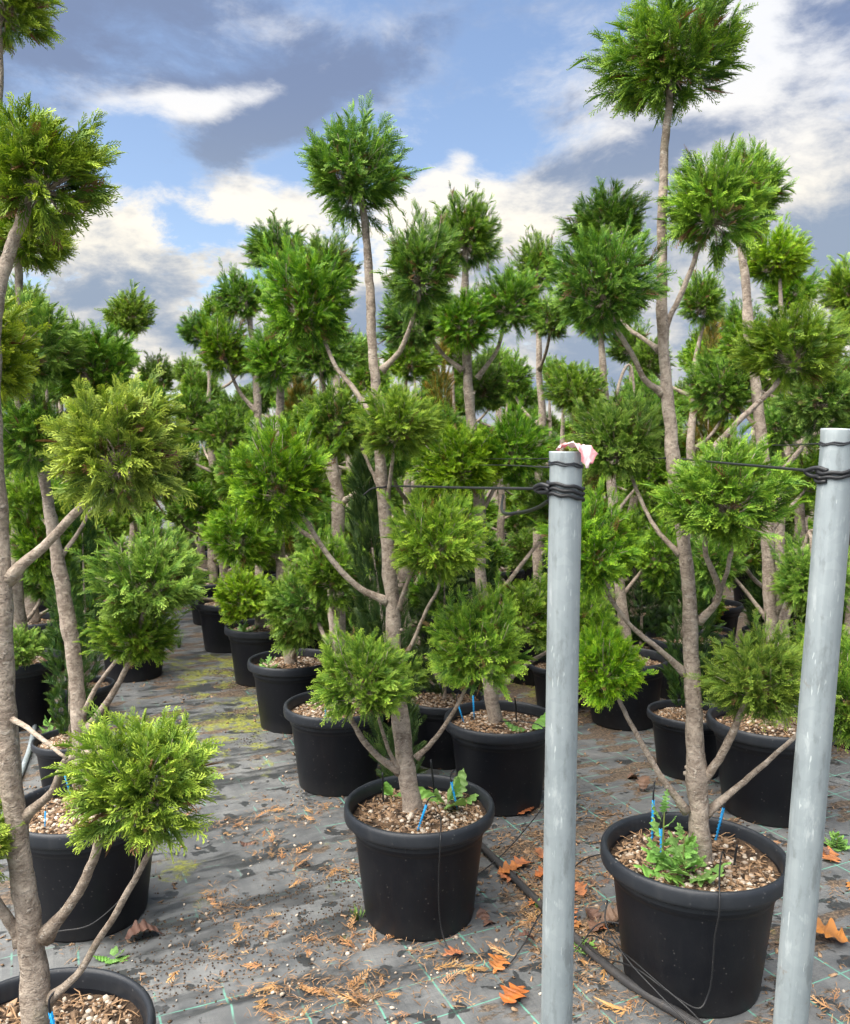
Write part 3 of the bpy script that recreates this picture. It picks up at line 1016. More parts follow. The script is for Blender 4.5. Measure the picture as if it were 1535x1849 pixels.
HERO = {
 'A': dict(base=(-.02, 2.91),
  trunk=[(-.018, .0, .33, .0356), (-.037, .0, .454, .0325), (-.056, .0, .612, .0294), (-.079, .0, .887, .0263), (-.088, .0, 1.1, .0248), (-.106, .0, 1.33, .0217), (-.124, .0, 1.558, .0201), (-.137, .0, 1.764, .017), (-.151, .0, 1.931, .0155), (-.165, .0, 2.079, .0147), (-.172, .0, 2.244, .0139), (-.181, .0, 2.398, .0124), (-.206, .0, 2.534, .0077)],
  balls=[(-.22, .0, 2.57, .189, .18), (.016, -.1, 2.231, .142, .155), (-.401, .12, 2.174, .173, .187), (-.061, -.15, 1.725, .14, .129), (-.282, .1, 1.734, .133, .141), (-.462, -.05, 1.555, .186, .182), (.07, -.12, 1.346, .159, .159), (-.172, -.2, .904, .158, .15), (.187, -.05, .98, .171, .171)],
  branches=[(1, .0091, [(-.125, .0, 1.898), (-.064, -.033, 1.961), (-.016, -.067, 2.068), (.001, -.1, 2.134)]), (2, .0091, [(-.141, .0, 1.717), (-.222, .04, 1.832), (-.289, .08, 1.917), (-.335, .12, 2.012)]), (3, .0068, [(-.11, .0, 1.454), (-.093, -.075, 1.559), (-.076, -.15, 1.65)]), (4, .0068, [(-.123, .0, 1.454), (-.162, .033, 1.538), (-.197, .067, 1.614), (-.228, .1, 1.672)]), (5, .0102, [(-.109, .0, 1.108), (-.203, -.013, 1.156), (-.3, -.025, 1.26), (-.387, -.038, 1.399), (-.412, -.05, 1.466)]), (6, .0068, [(-.067, .0, 1.081), (-.045, -.04, 1.164), (-.012, -.08, 1.245), (.043, -.12, 1.305)]), (6, .0068, [(-.067, .0, .896), (-.023, -.03, .971), (.021, -.06, 1.082), (.062, -.09, 1.172), (.07, -.12, 1.287)]), (7, .0113, [(-.068, .0, .51), (-.139, -.05, .575), (-.203, -.1, .676), (-.24, -.15, .795), (-.199, -.2, .864)]), (7, .0068, [(-.062, .0, .494), (-.107, -.067, .616), (-.13, -.133, .734), (-.146, -.2, .846)]), (8, .0079, [(-.01, .0, .557), (.048, -.013, .621), (.111, -.025, .719), (.154, -.038, .819), (.175, -.05, .918)])]),
 'J': dict(base=(.82, 2.53),
  trunk=[(.023, .0, .33, .0346), (.015, .0, .502, .032), (.009, .0, .641, .0295), (-.004, .0, .83, .0243), (-.016, .0, 1.016, .0231), (-.032, .0, 1.235, .0211), (-.061, .0, 1.434, .0199), (-.091, .0, 1.598, .0192), (-.104, .0, 1.761, .0179), (-.12, .0, 1.923, .016), (-.129, .0, 2.131, .0147), (-.132, .0, 2.336, .0128), (-.123, .0, 2.524, .0115), (-.117, .0, 2.632, .0103), (-.125, .0, 2.74, .0064)],
  balls=[(-.134, .0, 2.778, .2, .181), (.002, -.05, 2.337, .148, .161), (-.32, -.1, 2.11, .145, .15), (-.253, .25, 2.346, .148, .105), (-.016, -.25, 1.519, .185, .155), (-.229, .1, 1.666, .145, .137), (-.332, -.1, 1.354, .15, .15), (-.285, -.05, 1.003, .113, .137), (.146, -.1, .983, .158, .15), (.523, .1, .851, .145, .162), (.366, .25, 1.967, .181, .153)],
  branches=[(1, .0084, [(-.126, .0, 1.952), (-.097, -.013, 2.033), (-.061, -.025, 2.118), (-.034, -.038, 2.193), (-.019, -.05, 2.26)]), (2, .0084, [(-.118, .0, 1.791), (-.174, -.025, 1.827), (-.222, -.05, 1.901), (-.273, -.075, 1.973), (-.303, -.1, 2.042)]), (3, .0069, [(-.133, .0, 1.92), (-.162, .083, 1.966), (-.211, .167, 2.045), (-.24, .25, 2.268)]), (4, .0089, [(.002, .0, 1.114), (.035, -.05, 1.177), (.021, -.1, 1.234), (-.029, -.15, 1.32), (-.048, -.2, 1.403), (-.037, -.25, 1.467)]), (4, .0069, [(.052, .0, 1.176), (.041, -.083, 1.239), (.036, -.167, 1.338), (.001, -.25, 1.437)]), (5, .0069, [(-.059, .0, 1.315), (-.128, .033, 1.398), (-.174, .067, 1.497), (-.202, .1, 1.598)]), (6, .0079, [(-.035, .0, .955), (-.123, -.025, 1.036), (-.213, -.05, 1.111), (-.29, -.075, 1.214), (-.316, -.1, 1.298)]), (7, .0089, [(-.022, .0, .528), (-.109, -.013, .642), (-.174, -.025, .753), (-.23, -.038, .853), (-.268, -.05, .945)]), (8, .0128, [(.013, .0, .61), (.063, -.033, .705), (.095, -.067, .809), (.116, -.1, .91)]), (9, .0089, [(.037, .0, .52), (.146, .025, .596), (.234, .05, .657), (.35, .075, .744), (.455, .1, .798)]), (10, .0099, [(-.073, .0, 1.516), (.073, .062, 1.657), (.178, .125, 1.748), (.274, .188, 1.819), (.356, .25, 1.9)])]),
 'P': dict(base=(-.8, 1.72),
  trunk=[(-.015, .0, .33, .0329), (-.019, .0, .501, .0286), (-.032, .0, .622, .0244), (-.039, .0, .718, .0233), (-.049, .0, .86, .0233), (-.06, .0, 1.024, .0233), (-.065, .0, 1.152, .0223), (-.067, .0, 1.415, .0196), (-.072, .0, 1.583, .018), (-.071, .0, 1.804, .0159), (-.06, .0, 1.902, .0133), (-.034, .0, 2.0, .0117), (.0, .0, 2.085, .0106), (.029, .0, 2.171, .0074)],
  balls=[(.041, .0, 2.187, .132, .125), (.21, -.1, 1.643, .131, .131), (.275, -.15, 1.018, .141, .13), (-.124, -.05, .842, .103, .103), (-.155, .1, 1.849, .13, .13), (-.019, .0, 2.501, .095, .084)],
  branches=[(1, .0094, [(-.051, .0, 1.36), (.043, -.033, 1.435), (.136, -.067, 1.52), (.198, -.1, 1.59)]), (2, .0107, [(.005, .0, .61), (.079, -.038, .702), (.136, -.075, .803), (.177, -.113, .91), (.228, -.15, .991)]), (2, .0074, [(.008, .0, .47), (.077, -.03, .538), (.154, -.06, .656), (.221, -.09, .776), (.286, -.12, .893), (.301, -.15, .98)]), (2, .0087, [(-.036, .0, .86), (.055, -.05, .945), (.103, -.1, 1.026), (.188, -.15, 1.066)]), (3, .0107, [(-.044, .0, .598), (-.068, -.017, .667), (-.103, -.033, .747), (-.114, -.05, .813)]), (4, .0067, [(-.068, .0, 1.815), (-.144, .1, 1.838)]), (5, .0067, [(-.049, .0, 1.946), (-.052, .0, 2.181), (-.03, .0, 2.339), (-.02, .0, 2.475)]), (2, .0054, [(-.065, .0, 1.083), (.028, -.075, 1.067), (.125, -.15, 1.044)])]),
 'Q': dict(base=(-1.18, 2.9),
  trunk=[(-.015, .0, .33, .0294), (-.014, .0, .537, .0279), (-.018, .0, .753, .0264), (-.037, .0, .947, .025), (-.059, .0, 1.102, .0235), (-.087, .0, 1.312, .0206), (-.111, .0, 1.501, .0191), (-.143, .0, 1.708, .0176), (-.166, .0, 1.912, .0147), (-.178, .0, 2.096, .0132), (-.181, .0, 2.242, .0118), (-.163, .0, 2.351, .0073)],
  balls=[(-.148, .0, 2.351, .151, .117), (-.106, -.1, 1.987, .167, .178), (.018, .1, 1.941, .16, .152), (-.11, -.1, 1.696, .136, .131), (.285, -.15, 1.228, .179, .164), (.218, -.1, 1.027, .136, .113), (-.199, .15, 1.286, .119, .139), (-.246, .2, 1.443, .121, .121)],
  branches=[(1, .0068, [(-.166, .0, 1.912), (-.107, -.1, 1.937)]), (2, .0079, [(-.122, .0, 1.577), (-.073, .05, 1.728), (-.013, .1, 1.864)]), (3, .0068, [(-.131, .0, 1.595), (-.102, -.1, 1.65)]), (4, .0113, [(-.011, .0, .635), (.121, -.05, .806), (.207, -.1, .952), (.268, -.15, 1.11)]), (5, .0079, [(-.014, .0, .694), (.075, -.05, .845), (.199, -.1, .98)]), (6, .0068, [(-.068, .0, 1.178), (-.17, .15, 1.236)]), (2, .0079, [(-.086, .0, 1.236), (-.037, .05, 1.326), (.01, .1, 1.429)]), (7, .0068, [(-.092, .0, 1.35), (-.228, .2, 1.392)])]),
 'G': dict(base=(.35, 3.88),
  trunk=[(-.015, .0, .33, .0364), (-.049, .0, .538, .0321), (-.084, .0, .901, .0278), (-.098, .0, 1.157, .0257), (-.096, .0, 1.36, .0257), (-.112, .0, 1.562, .0246), (-.136, .0, 1.787, .0236), (-.154, .0, 1.961, .0214), (-.165, .0, 2.207, .0171), (-.165, .0, 2.427, .015), (-.164, .0, 2.573, .0107)],
  balls=[(-.159, .0, 2.609, .156, .166), (-.179, -.1, 2.211, .142, .142), (.029, -.05, 2.301, .154, .149), (-.406, .0, 2.22, .151, .151), (-.197, -.1, 1.593, .201, .184), (.048, -.05, 1.649, .169, .169), (.278, .1, 1.392, .168, .168), (.083, -.1, .907, .184, .167), (.389, .1, .803, .181, .181), (-.077, .25, 1.957, .134, .129)],
  branches=[(1, .0076, [(-.157, .0, 2.06), (-.174, -.1, 2.144)]), (2, .0091, [(-.114, .0, 1.953), (-.033, -.017, 2.058), (-.003, -.033, 2.166), (.019, -.05, 2.248)]), (3, .0091, [(-.179, .0, 1.986), (-.269, .0, 2.06), (-.344, .0, 2.158), (-.394, .0, 2.195)]), (4, .0091, [(-.112, .0, 1.512), (-.148, -.1, 1.563)]), (5, .0091, [(-.101, .0, 1.335), (-.042, -.017, 1.437), (-.007, -.033, 1.512), (.029, -.05, 1.587)]), (6, .0106, [(-.048, .0, .906), (.04, .025, 1.025), (.119, .05, 1.125), (.224, .075, 1.265), (.265, .1, 1.353)]), (7, .0091, [(-.062, .0, .564), (-.003, -.05, .732), (.054, -.1, .844)]), (8, .0106, [(-.036, .0, .512), (.121, .033, .634), (.228, .067, .691), (.363, .1, .763)]), (9, .0076, [(-.144, .0, 1.862), (-.099, .25, 1.93)])]),
 'C': dict(base=(-.79, 5.0),
  trunk=[(-.003, .0, .33, .0359), (-.038, .0, .693, .0331), (-.061, .0, 1.023, .0304), (-.063, .0, 1.35, .0276), (-.056, .0, 1.674, .0248), (-.04, .0, 1.995, .0221), (-.029, .0, 2.314, .0193), (-.039, .0, 2.566, .0166), (-.056, .0, 2.786, .011)],
  balls=[(-.062, .0, 2.792, .214, .156), (-.059, -.1, 2.175, .191, .178), (-.266, -.1, 1.148, .229, .197), (.207, -.1, 1.164, .197, .207), (-.26, .1, 1.51, .182, .182), (.106, .1, 1.741, .182, .182), (.104, -.3, .764, .244, .25)],
  branches=[(1, .0097, [(-.039, .0, 2.027), (-.04, -.1, 2.144)]), (2, .0117, [(-.061, .0, .99), (-.171, -.05, 1.062), (-.241, -.1, 1.132)]), (3, .0117, [(-.059, .0, .892), (.087, -.05, 1.029), (.191, -.1, 1.132)]), (4, .0097, [(-.06, .0, 1.35), (-.169, .05, 1.446), (-.244, .1, 1.494)]), (5, .0097, [(-.058, .0, 1.513), (.03, .05, 1.642), (.089, .1, 1.708)]), (6, .0117, [(-.002, .0, .394), (.064, -.15, .56), (.104, -.3, .749)])]),
 'D': dict(base=(-1.16, 5.98),
  trunk=[(-.009, .0, .33, .0363), (-.01, .0, .906, .0297), (-.01, .0, 1.453, .0264), (-.008, .0, 1.916, .0231), (-.029, .0, 2.298, .0215), (-.057, .0, 2.525, .0182), (-.092, .0, 2.714, .0132)],
  balls=[(-.104, .0, 2.707, .179, .179), (-.232, -.05, 2.36, .2, .216), (.056, .1, 2.27, .178, .178), (-.211, -.05, 1.78, .212, .193), (-.479, .1, 1.921, .158, .178), (-.08, -.2, .663, .218, .195), (-.211, .1, 1.45, .197, .178)],
  branches=[(1, .014, [(-.008, .0, 1.897), (-.118, -.017, 2.022), (-.189, -.033, 2.188), (-.221, -.05, 2.292)]), (2, .0116, [(-.018, .0, 1.992), (.035, .1, 2.193)]), (3, .0116, [(-.006, .0, 1.492), (-.122, -.025, 1.685), (-.192, -.05, 1.761)]), (4, .0093, [(-.007, .0, 1.685), (-.272, .05, 1.802), (-.459, .1, 1.901)]), (5, .0116, [(-.009, .0, .392), (-.065, -.1, .55), (-.081, -.2, .644)]), (6, .0116, [(-.007, .0, 1.141), (-.123, .05, 1.373), (-.192, .1, 1.442)])]),
 'L': dict(base=(1.57, 3.78),
  trunk=[(.046, .0, .33, .0334), (.012, .0, .617, .0313), (-.01, .0, .869, .0292), (-.031, .0, 1.169, .0271), (-.051, .0, 1.465, .0271), (-.095, .0, 1.807, .0229), (-.142, .0, 2.096, .0209), (-.178, .0, 2.383, .0177), (-.202, .0, 2.549, .0146), (-.185, .0, 2.713, .0104)],
  balls=[(-.162, .0, 2.772, .167, .184), (.148, -.05, 1.876, .194, .174), (-.239, .1, 1.936, .164, .151), (.11, -.1, 1.084, .167, .167), (.224, .1, 1.512, .151, .151), (-.245, .1, 1.131, .151, .151), (.182, -.15, .73, .177, .189)],
  branches=[(1, .0103, [(-.018, .0, 1.502), (.07, -.017, 1.612), (.136, -.033, 1.738), (.145, -.05, 1.828)]), (2, .0088, [(-.072, .0, 1.685), (-.155, .05, 1.809), (-.214, .1, 1.911)]), (3, .0103, [(-.005, .0, .894), (.077, -.033, 1.124), (.107, -.067, 1.274), (.107, -.1, 1.157)]), (4, .0088, [(-.036, .0, 1.268), (.105, .05, 1.413), (.2, .1, 1.486)]), (5, .0088, [(-.014, .0, .844), (-.134, .05, 1.011), (-.219, .1, 1.106)]), (6, .0103, [(.032, .0, .464), (.124, -.075, .612), (.159, -.15, .705)])]),
 'M': dict(base=(1.2, 5.05),
  trunk=[(.017, .0, .33, .0334), (-.011, .0, .617, .0334), (-.052, .0, .918, .0307), (-.095, .0, 1.348, .0279), (-.135, .0, 1.805, .0223), (-.163, .0, 2.192, .0195), (-.173, .0, 2.448, .0139)],
  balls=[(-.173, .0, 2.448, .18, .18), (-.331, -.1, 1.992, .161, .161), (.047, .0, 1.854, .203, .18), (.145, .1, 1.509, .167, .15), (-.248, -.1, .571, .193, .225), (.194, .0, 1.017, .18, .197)],
  branches=[(1, .0098, [(-.135, .0, 1.805), (-.24, -.05, 1.899), (-.314, -.1, 1.96)]), (2, .0098, [(-.123, .0, 1.675), (-.053, .0, 2.031), (.01, .0, 2.128), (.047, .0, 1.886)]), (3, .0098, [(-.08, .0, 1.249), (.067, .05, 1.411), (.138, .1, 1.493)]), (4, .0098, [(.006, .0, .415), (-.14, -.05, .527), (-.232, -.1, .554)]), (5, .0098, [(-.033, .0, .751), (.096, .0, .918), (.177, .0, 1.001)])]),
}


LAB = {
 'A': 'tall cloud-pruned cypress in the pot with broad-leaved weeds, nine clipped balls on a pale trunk',
 'J': 'tall cloud-pruned cypress behind the two steel posts, growing beside a leafy groundsel weed',
 'P': 'thick-trunked cloud-pruned cypress with lime-tipped sprays leaning over the aisle',
 'Q': 'slender-trunked cloud-pruned cypress directly behind the thick-trunked lime-tipped one',
 'G': 'cloud-pruned cypress in the pot with two blue stakes behind the taped steel post',
 'C': 'cloud-pruned cypress on the aisle edge with a wide flat-topped upper ball',
 'D': 'cloud-pruned cypress on the aisle edge with a curved arm and a small top ball',
 'L': 'cloud-pruned cypress with a pale bent trunk behind the leaning steel post',
 'M': 'cloud-pruned cypress with a bare straight upper trunk standing behind the groundsel pot',
}
PLAB = {
 'A': 'black plastic pot with broad-leaved weeds and a blue dripper stake against the rim',
 'J': 'large black plastic pot with a bushy groundsel weed at the foot of the trunk',
 'P': 'black plastic pot with bark mulch under the thick lime-tipped cypress',
 'Q': 'black plastic pot directly behind the thick trunk, with gravelly soil and two blue stakes',
 'G': 'black plastic pot with two blue stakes beside a trunk with a flared foot',
 'C': 'black plastic pot on the aisle edge, third along from the broad-leaved weed pot',
 'D': 'black plastic pot on the aisle edge, fourth along from the broad-leaved weed pot',
 'L': 'black plastic pot behind the leaning steel post, half hidden by foliage',
 'M': 'black plastic pot with bark-covered soil, standing behind the slim pot of the dark column conifer',
}
PSC = {'A': (1.0, 1.0), 'J': (1.045, 1.03), 'P': (0.95, 0.98), 'L': (1.08, 1.06)}
SET = {'A': BALLS + MIXED[:1], 'J': BALLS + MIXED, 'P': LIME, 'Q': LIME[:1] + MIXED + BALLS[:2], 'G': BALLS, 'C': BALLS + MIXED[:1], 'D': BALLS, 'L': BALLS + MIXED, 'M': BALLS}
for i, (k, spec) in enumerate(HERO.items()):
    bx, by = spec['base']
    s, sz = PSC.get(k, (1.0, 1.0))
    make_pot(PLAB[k], bx - (0.03 if k == 'P' else 0), by, s, 'black pots along the rows', sz=sz)
    build_tree(LAB[k], spec, SET[k], 'cloud-pruned cypresses', seed=30 + i, bright={'A': (6, 7, 8), 'J': (4, 5, 7, 8, 9), 'Q': (4, 5), 'C': (2, 6), 'D': (5,), 'G': (4, 7), 'L': (3, 6)}.get(k, ()))  # listed balls, mostly low ones, get lighter foliage to paint brighter light onto them

# the rows behind: copies of a few anonymous trees, each in its pot
r = np.random.default_rng(5)
PROTO = []
PH = (2.62, 2.78, 2.92, 2.5, 2.85, 2.7)
ROWS = [
    ('aisle', [(-0.43, 4.10), (-1.57, 7.05), (-2.0, 8.1), (-2.37, 9.15), (-2.75, 10.2), (-3.1, 11.3)]),
    ('second', [(-0.18, 5.05), (-0.5, 6.2), (-0.87, 7.25), (-1.25, 8.3), (-1.6, 9.4), (-2.0, 10.5), (-2.4, 11.6)]),
    ('third', [(0.75, 6.2), (0.38, 7.25), (0.0, 8.3), (-0.38, 9.4), (-0.75, 10.5), (-1.1, 11.6), (-1.5, 12.8)]),
    ('fourth', [(1.90, 4.72), (2.5, 4.75), (2.45, 5.55), (1.72, 5.65), (1.55, 6.6), (1.2, 7.7), (0.8, 8.8), (0.45, 9.9), (0.05, 11.0), (-0.3, 12.2)]),
    ('fifth', [(2.75, 5.8), (2.35, 6.9), (2.0, 8.0), (1.6, 9.1), (1.2, 10.2), (0.85, 11.3), (0.5, 12.5)]),
    ('sixth', [(3.15, 7.2), (2.8, 8.3), (2.4, 9.4), (2.0, 10.5), (1.65, 11.6), (1.3, 12.8)]),
    ('seventh', [(3.9, 7.9), (3.55, 9.0), (3.2, 10.1), (2.8, 11.2), (2.45, 12.3)]),
    ('eighth', [(4.35, 9.4), (4.0, 10.5), (3.6, 11.6), (3.25, 12.8), (5.0, 10.6), (4.8, 11.7), (4.4, 12.9)]),
    ('left_first', [(-2.1, 6.05), (-2.6, 7.15), (-3.0, 8.25), (-3.4, 9.35), (-3.8, 10.5), (-4.2, 11.6)]),
    ('left_second', [(-2.44, 5.02), (-2.85, 6.2), (-3.25, 7.3), (-3.65, 8.4), (-4.05, 9.5), (-4.5, 10.6), (-4.9, 11.8)]),
    ('left_third', [(-3.75, 7.0), (-4.2, 8.2), (-4.6, 9.4), (-5.1, 10.6), (-5.6, 11.9)]),
]
ROWLAB = {'aisle': 'cloud-pruned cypress farther down the open aisle, behind the one with the curved arm',
          'left': 'cloud-pruned cypress in the rows beyond the thick lime-tipped tree'}
ROWPOT = {'aisle': 'black plastic pot farther down the open aisle',
          'left': 'black plastic pot in the rows beyond the thick lime-tipped tree'}
for q in ('first', 'second', 'third'):
    ROWLAB['left_' + q] = 'cloud-pruned cypress in the %s row on the lime-tipped tree\'s side of the aisle' % q
    ROWPOT['left_' + q] = 'black plastic pot in the %s row on the lime-tipped tree\'s side of the aisle' % q
for q in ('second', 'third', 'fourth', 'fifth', 'sixth', 'seventh', 'eighth'):
    ROWLAB[q] = 'cloud-pruned cypress in the %s row in from the open mossy aisle' % q
    ROWPOT[q] = 'black plastic pot in the %s row in from the open mossy aisle' % q
potproto = None
for kind, spots in ROWS:
    for (x, y) in spots:
        jx, jy = r.normal() * 0.05, r.normal() * 0.06
        if (x, y) in ((-0.43, 4.10), (-2.44, 5.02)):
            jx = jy = 0
        lab, plab, grp, pgrp = ROWLAB[kind], ROWPOT[kind], 'cypresses in the %s row' % kind.replace('_', ' '), 'pots in the %s row' % kind.replace('_', ' ')
        if (x, y) == (-0.43, 4.10):
            lab, grp = 'cloud-pruned cypress second along the aisle edge from the broad-leaved weed pot', None
            plab, pgrp = 'black plastic pot on the aisle edge, second along from the broad-leaved weed pot', None
        if len(PROTO) < len(PH):
            sp = random_spec(r, PH[len(PROTO)])
            t = build_tree(lab, sp, BALLS + MIXED[:1], grp, detail=False, seed=70 + len(PROTO))
            PROTO.append(t)
        else:
            t = copy_tree(PROTO[r.integers(len(PROTO))])
            tag(t, lab, 'topiary tree')
            t['group'] = grp or 'cloud-pruned cypresses'
        t.location = (x + jx, y + jy, 0)
        t.rotation_euler = (r.normal() * 0.02, r.normal() * 0.02, r.uniform(0, 6.28))
        q = r.uniform(0.93, 1.07)
        t.scale = (1, 1, q)
        if potproto is None:
            potproto = p = make_pot(plab, x, y)
        else:
            p = copy_tree(potproto)
        tag(p, plab, 'plant pot', pgrp or 'black pots along the rows')
        p.location = (x + jx, y + jy, 0)
        p.rotation_euler = (0, 0, r.uniform(0, 6.28))

# slim column conifers in smaller pots between the big ones
def column(label, plabel, x, y, mesh, h, w, ps, rz=0.0, group=None):
    p = make_pot(plabel, x, y, ps, 'small pots of column conifers', sz=ps * 1.0)
    t = thing('column_conifer', label, 'conifer', (x, y, 0.30 * ps), rz, group)
    V, Qd, T = tube(spline([(0, 0, 0), (0.004, 0.002, 0.3), (0, 0.004, h * 0.8)], 4), np.linspace(0.013, 0.004, 9), 8, True, 0.05)
    s = Soup()
    s.add(V, Qd, T)
    obj('stem', s.mesh('stem', M['bark'], True), t)
    obj('foliage', mesh, t, (0, 0, 0.08), (0, 0, random.uniform(0, 6)), (w, w, h / 1.25))
    return t


hc = column('slim dark column conifer leaning out from right behind the broad-leaved weed pot', 'small black pot tucked behind the broad-leaved weed pot', -0.07, 3.36, COL[0], 1.34, 0.82, 0.60)
hc.rotation_euler = (0, -0.13, 0)
column('tall slim dark column conifer standing beyond the trunk in the broad-leaved weed pot', 'small black pot of the tall slim dark column conifer', -0.30, 4.58, COL[0], 1.36, 1.0, 0.62)
column('short dark column conifer behind the groundsel pot', 'slim black pot standing behind the trunk of the groundsel pot', 1.34, 4.25, COL[1], 1.05, 0.82, 0.78)
column('bushy dark column conifer between the two aisle-edge rows', 'black pot half hidden behind the pot with two blue stakes', 0.10, 4.42, COL[1], 0.95, 1.0, 0.85)
column('narrow dark column conifer beyond the thick lime-tipped tree', 'small black pot with mossy soil beyond the thick trunk', -1.69, 3.98, COL[0], 0.9, 0.75, 0.66)
column('narrow dark column conifer in the second small pot beyond the thick trunk', 'small black pot with pale gravel, farther off beyond the thick trunk', -2.02, 5.0, COL[0], 1.2, 0.8, 0.62)
for (x, y, h, w) in ((2.15, 5.2, 1.1, 1.0), (0.85, 5.35, 0.9, 1.15), (1.5, 5.85, 1.1, 1.2), (2.6, 6.4, 1.2, 1.2), (0.35, 5.75, 1.0, 1.1), (-0.2, 5.75, 1.1, 1.0), (1.95, 7.2, 1.2, 1.2)):
    column('short dark column conifer standing between the big pots of the dense block', 'small black pot of a short dark column conifer in the dense block', x, y, COL[1], h, w, 0.7, group='short dark column conifers in the block')
for (x, y, h) in ((0.12, 6.9, 2.1), (-0.95, 6.6, 2.05), (2.05, 6.2, 2.2), (1.05, 5.75, 1.5)):
    column('rusty-tipped column conifer rising between the cloud-pruned trees', 'black pot of a rusty-tipped column conifer', x, y, COL[2], h, 1.15, 0.8, group='rusty-tipped column conifers')

# ------------------------------------------------------------------ steel posts
def post(label, base, top, rad):
    t = thing('steel_post', label, 'post', (base[0], base[1], 0))
    dv = Vector((top[0] - base[0], top[1] - base[1], top[2]))
    L = dv.length
    t.rotation_euler = dv.to_track_quat('Z', 'Y').to_euler()
    r_ = rad
    V, Qd = lathe([(r_, -0.10), (r_, 0.4), (r_ * 1.004, 0.9), (r_, L - 0.085), (r_ * 0.992, L - 0.04), (r_ * 1.02, L - 0.014), (r_ * 1.045, L - 0.003), (r_ * 1.03, L), (r_ * 0.97, L - 0.001), (r_ * 0.93, L - 0.01), (r_ * 0.92, L - 0.25)], 40)
    obj('pipe', mesh_np('pipe', V, Qd, M['galv'], None, True), t)
    V, Qd = lathe([(0.0005, L - 0.22), (r_ * 0.93, L - 0.22)], 24)
    obj('core', mesh_np('core', V, Qd, M['soil'], None, True), t)
    return t, dv.normalized()


P1b, P1t = (0.2556, 1.60), (0.264, 1.60, 1.622)
P2b, P2t = (0.668, 1.55), (0.7505, 1.55, 1.662)
post('upright galvanised steel post with a strip of pink tape on its top', P1b, P1t, 0.0305)
post('leaning galvanised steel post without tape', P2b, P2t, 0.0305)


def post_pt(b, t, z, rad, a):
    f = z / t[2]
    return (b[0] + (t[0] - b[0]) * f + rad * math.cos(a), b[1] + (t[1] - b[1]) * f + rad * math.sin(a), z)


def coil(name, label, b, t, z, turns, pitch, r_post, r_w, mat, cat='wire', slope=0.0, a0=2.6):
    n = int(turns * 26)
    pts = []
    for i in range(n + 1):
        a = a0 + i / 26 * 2 * PI
        zz = z - pitch * i / 26 + slope * math.cos(a - 0.4) + 0.0015 * math.sin(a * 2 + i)
        pts.append(post_pt(b, t, zz, r_post + r_w * 0.8, a))
    V, Qd, T = tube(np.array(pts), r_w, 8)
    s = Soup()
    s.add(V, Qd, T)
    o = obj(name, s.mesh(name, mat, True))
    return tag(o, label, cat)


coil('tie_wire', 'black rubber tie wrapped in three turns round the taped post', P1b, P1t, 1.560, 3.0, 0.0095, 0.0305, 0.0036, M['rubber'], 'tie', -0.004)
coil('tie_wire', 'thin weathered wire wound just under the top of the taped post', P1b, P1t, 1.600, 2.0, 0.004, 0.0305, 0.0017, M['pipe'], 'wire', -0.003)
coil('tie_wire', 'black rubber tie wrapped round the leaning post', P2b, P2t, 1.590, 2.2, 0.008, 0.0305, 0.0036, M['rubber'], 'tie', 0.006)
coil('tie_wire', 'thin weathered wire wound near the top of the leaning post', P2b, P2t, 1.640, 2.0, 0.003, 0.0305, 0.0016, M['pipe'], 'wire', 0.003)


def cable(name, label, pts, rad, mat, cat, n=8, group=None):
    o = tube_obj(name, pts, rad, mat, None, 8, n)
    return tag(o, label, cat, group)


def loop_round(c, rad, z, r_w):
    return [(c[0] + rad * math.cos(a), c[1] + rad * math.sin(a), z + 0.004 * math.sin(a)) for a in np.linspace(0.4, 0.4 + 2 * PI, 12)]


ax, ay = -0.138, 2.91      # trunk of the tree in the weed pot at wire height
cable('support_wire', 'taut dark wire from the taped post to the trunk behind it', [(0.2290, 1.595, 1.552), (0.10, 2.05, 1.535), (-0.02, 2.5, 1.520), (-0.112, 2.873, 1.506), (-0.138, 2.876, 1.503), (-0.180, 2.90, 1.497), (-0.21, 2.89, 1.475)], 0.0030, M['rubber'], 'wire')
cable('knot', 'twisted black knot of the support wire on the taped post', [(0.232, 1.585, 1.556), (0.218, 1.60, 1.560), (0.208, 1.62, 1.552), (0.218, 1.61, 1.545), (0.230, 1.588, 1.548), (0.222, 1.60, 1.556), (0.212, 1.615, 1.550)], 0.0042, M['rubber'], 'wire', 5)
cable('support_wire', 'thin wire from the top of the taped post into the trees behind', [(0.2320, 1.60, 1.592), (0.26, 2.8, 1.578), (0.23, 3.86, 1.563)], 0.0018, M['rubber'], 'wire')
cable('hose', 'black rubber hose sagging from the taped post to a branch', [(0.236, 1.61, 1.530), (0.228, 1.75, 1.505), (0.215, 1.95, 1.482), (0.20, 2.2, 1.468), (0.33, 3.6, 1.44)], 0.0042, M['rubber'], 'hose')
cable('support_wire', 'taut dark wire from the leaning post to the trunk behind the groundsel', [(0.716, 1.555, 1.585), (0.726, 1.8, 1.589), (0.742, 2.2, 1.595), (0.755, 2.505, 1.600), (0.728, 2.512, 1.603), (0.705, 2.53, 1.603)], 0.0030, M['rubber'], 'wire')
cable('support_wire', 'thin wire from the leaning post to the pale bent trunk', [(0.722, 1.56, 1.636), (1.10, 2.6, 1.642), (1.52, 3.75, 1.652)], 0.0018, M['rubber'], 'wire')
cable('knot', 'twisted black knot of the support wire on the leaning post', [(0.722, 1.53, 1.587), (0.711, 1.55, 1.592), (0.700, 1.57, 1.585), (0.709, 1.56, 1.577), (0.720, 1.54, 1.580), (0.713, 1.55, 1.588)], 0.0042, M['rubber'], 'wire', 5)
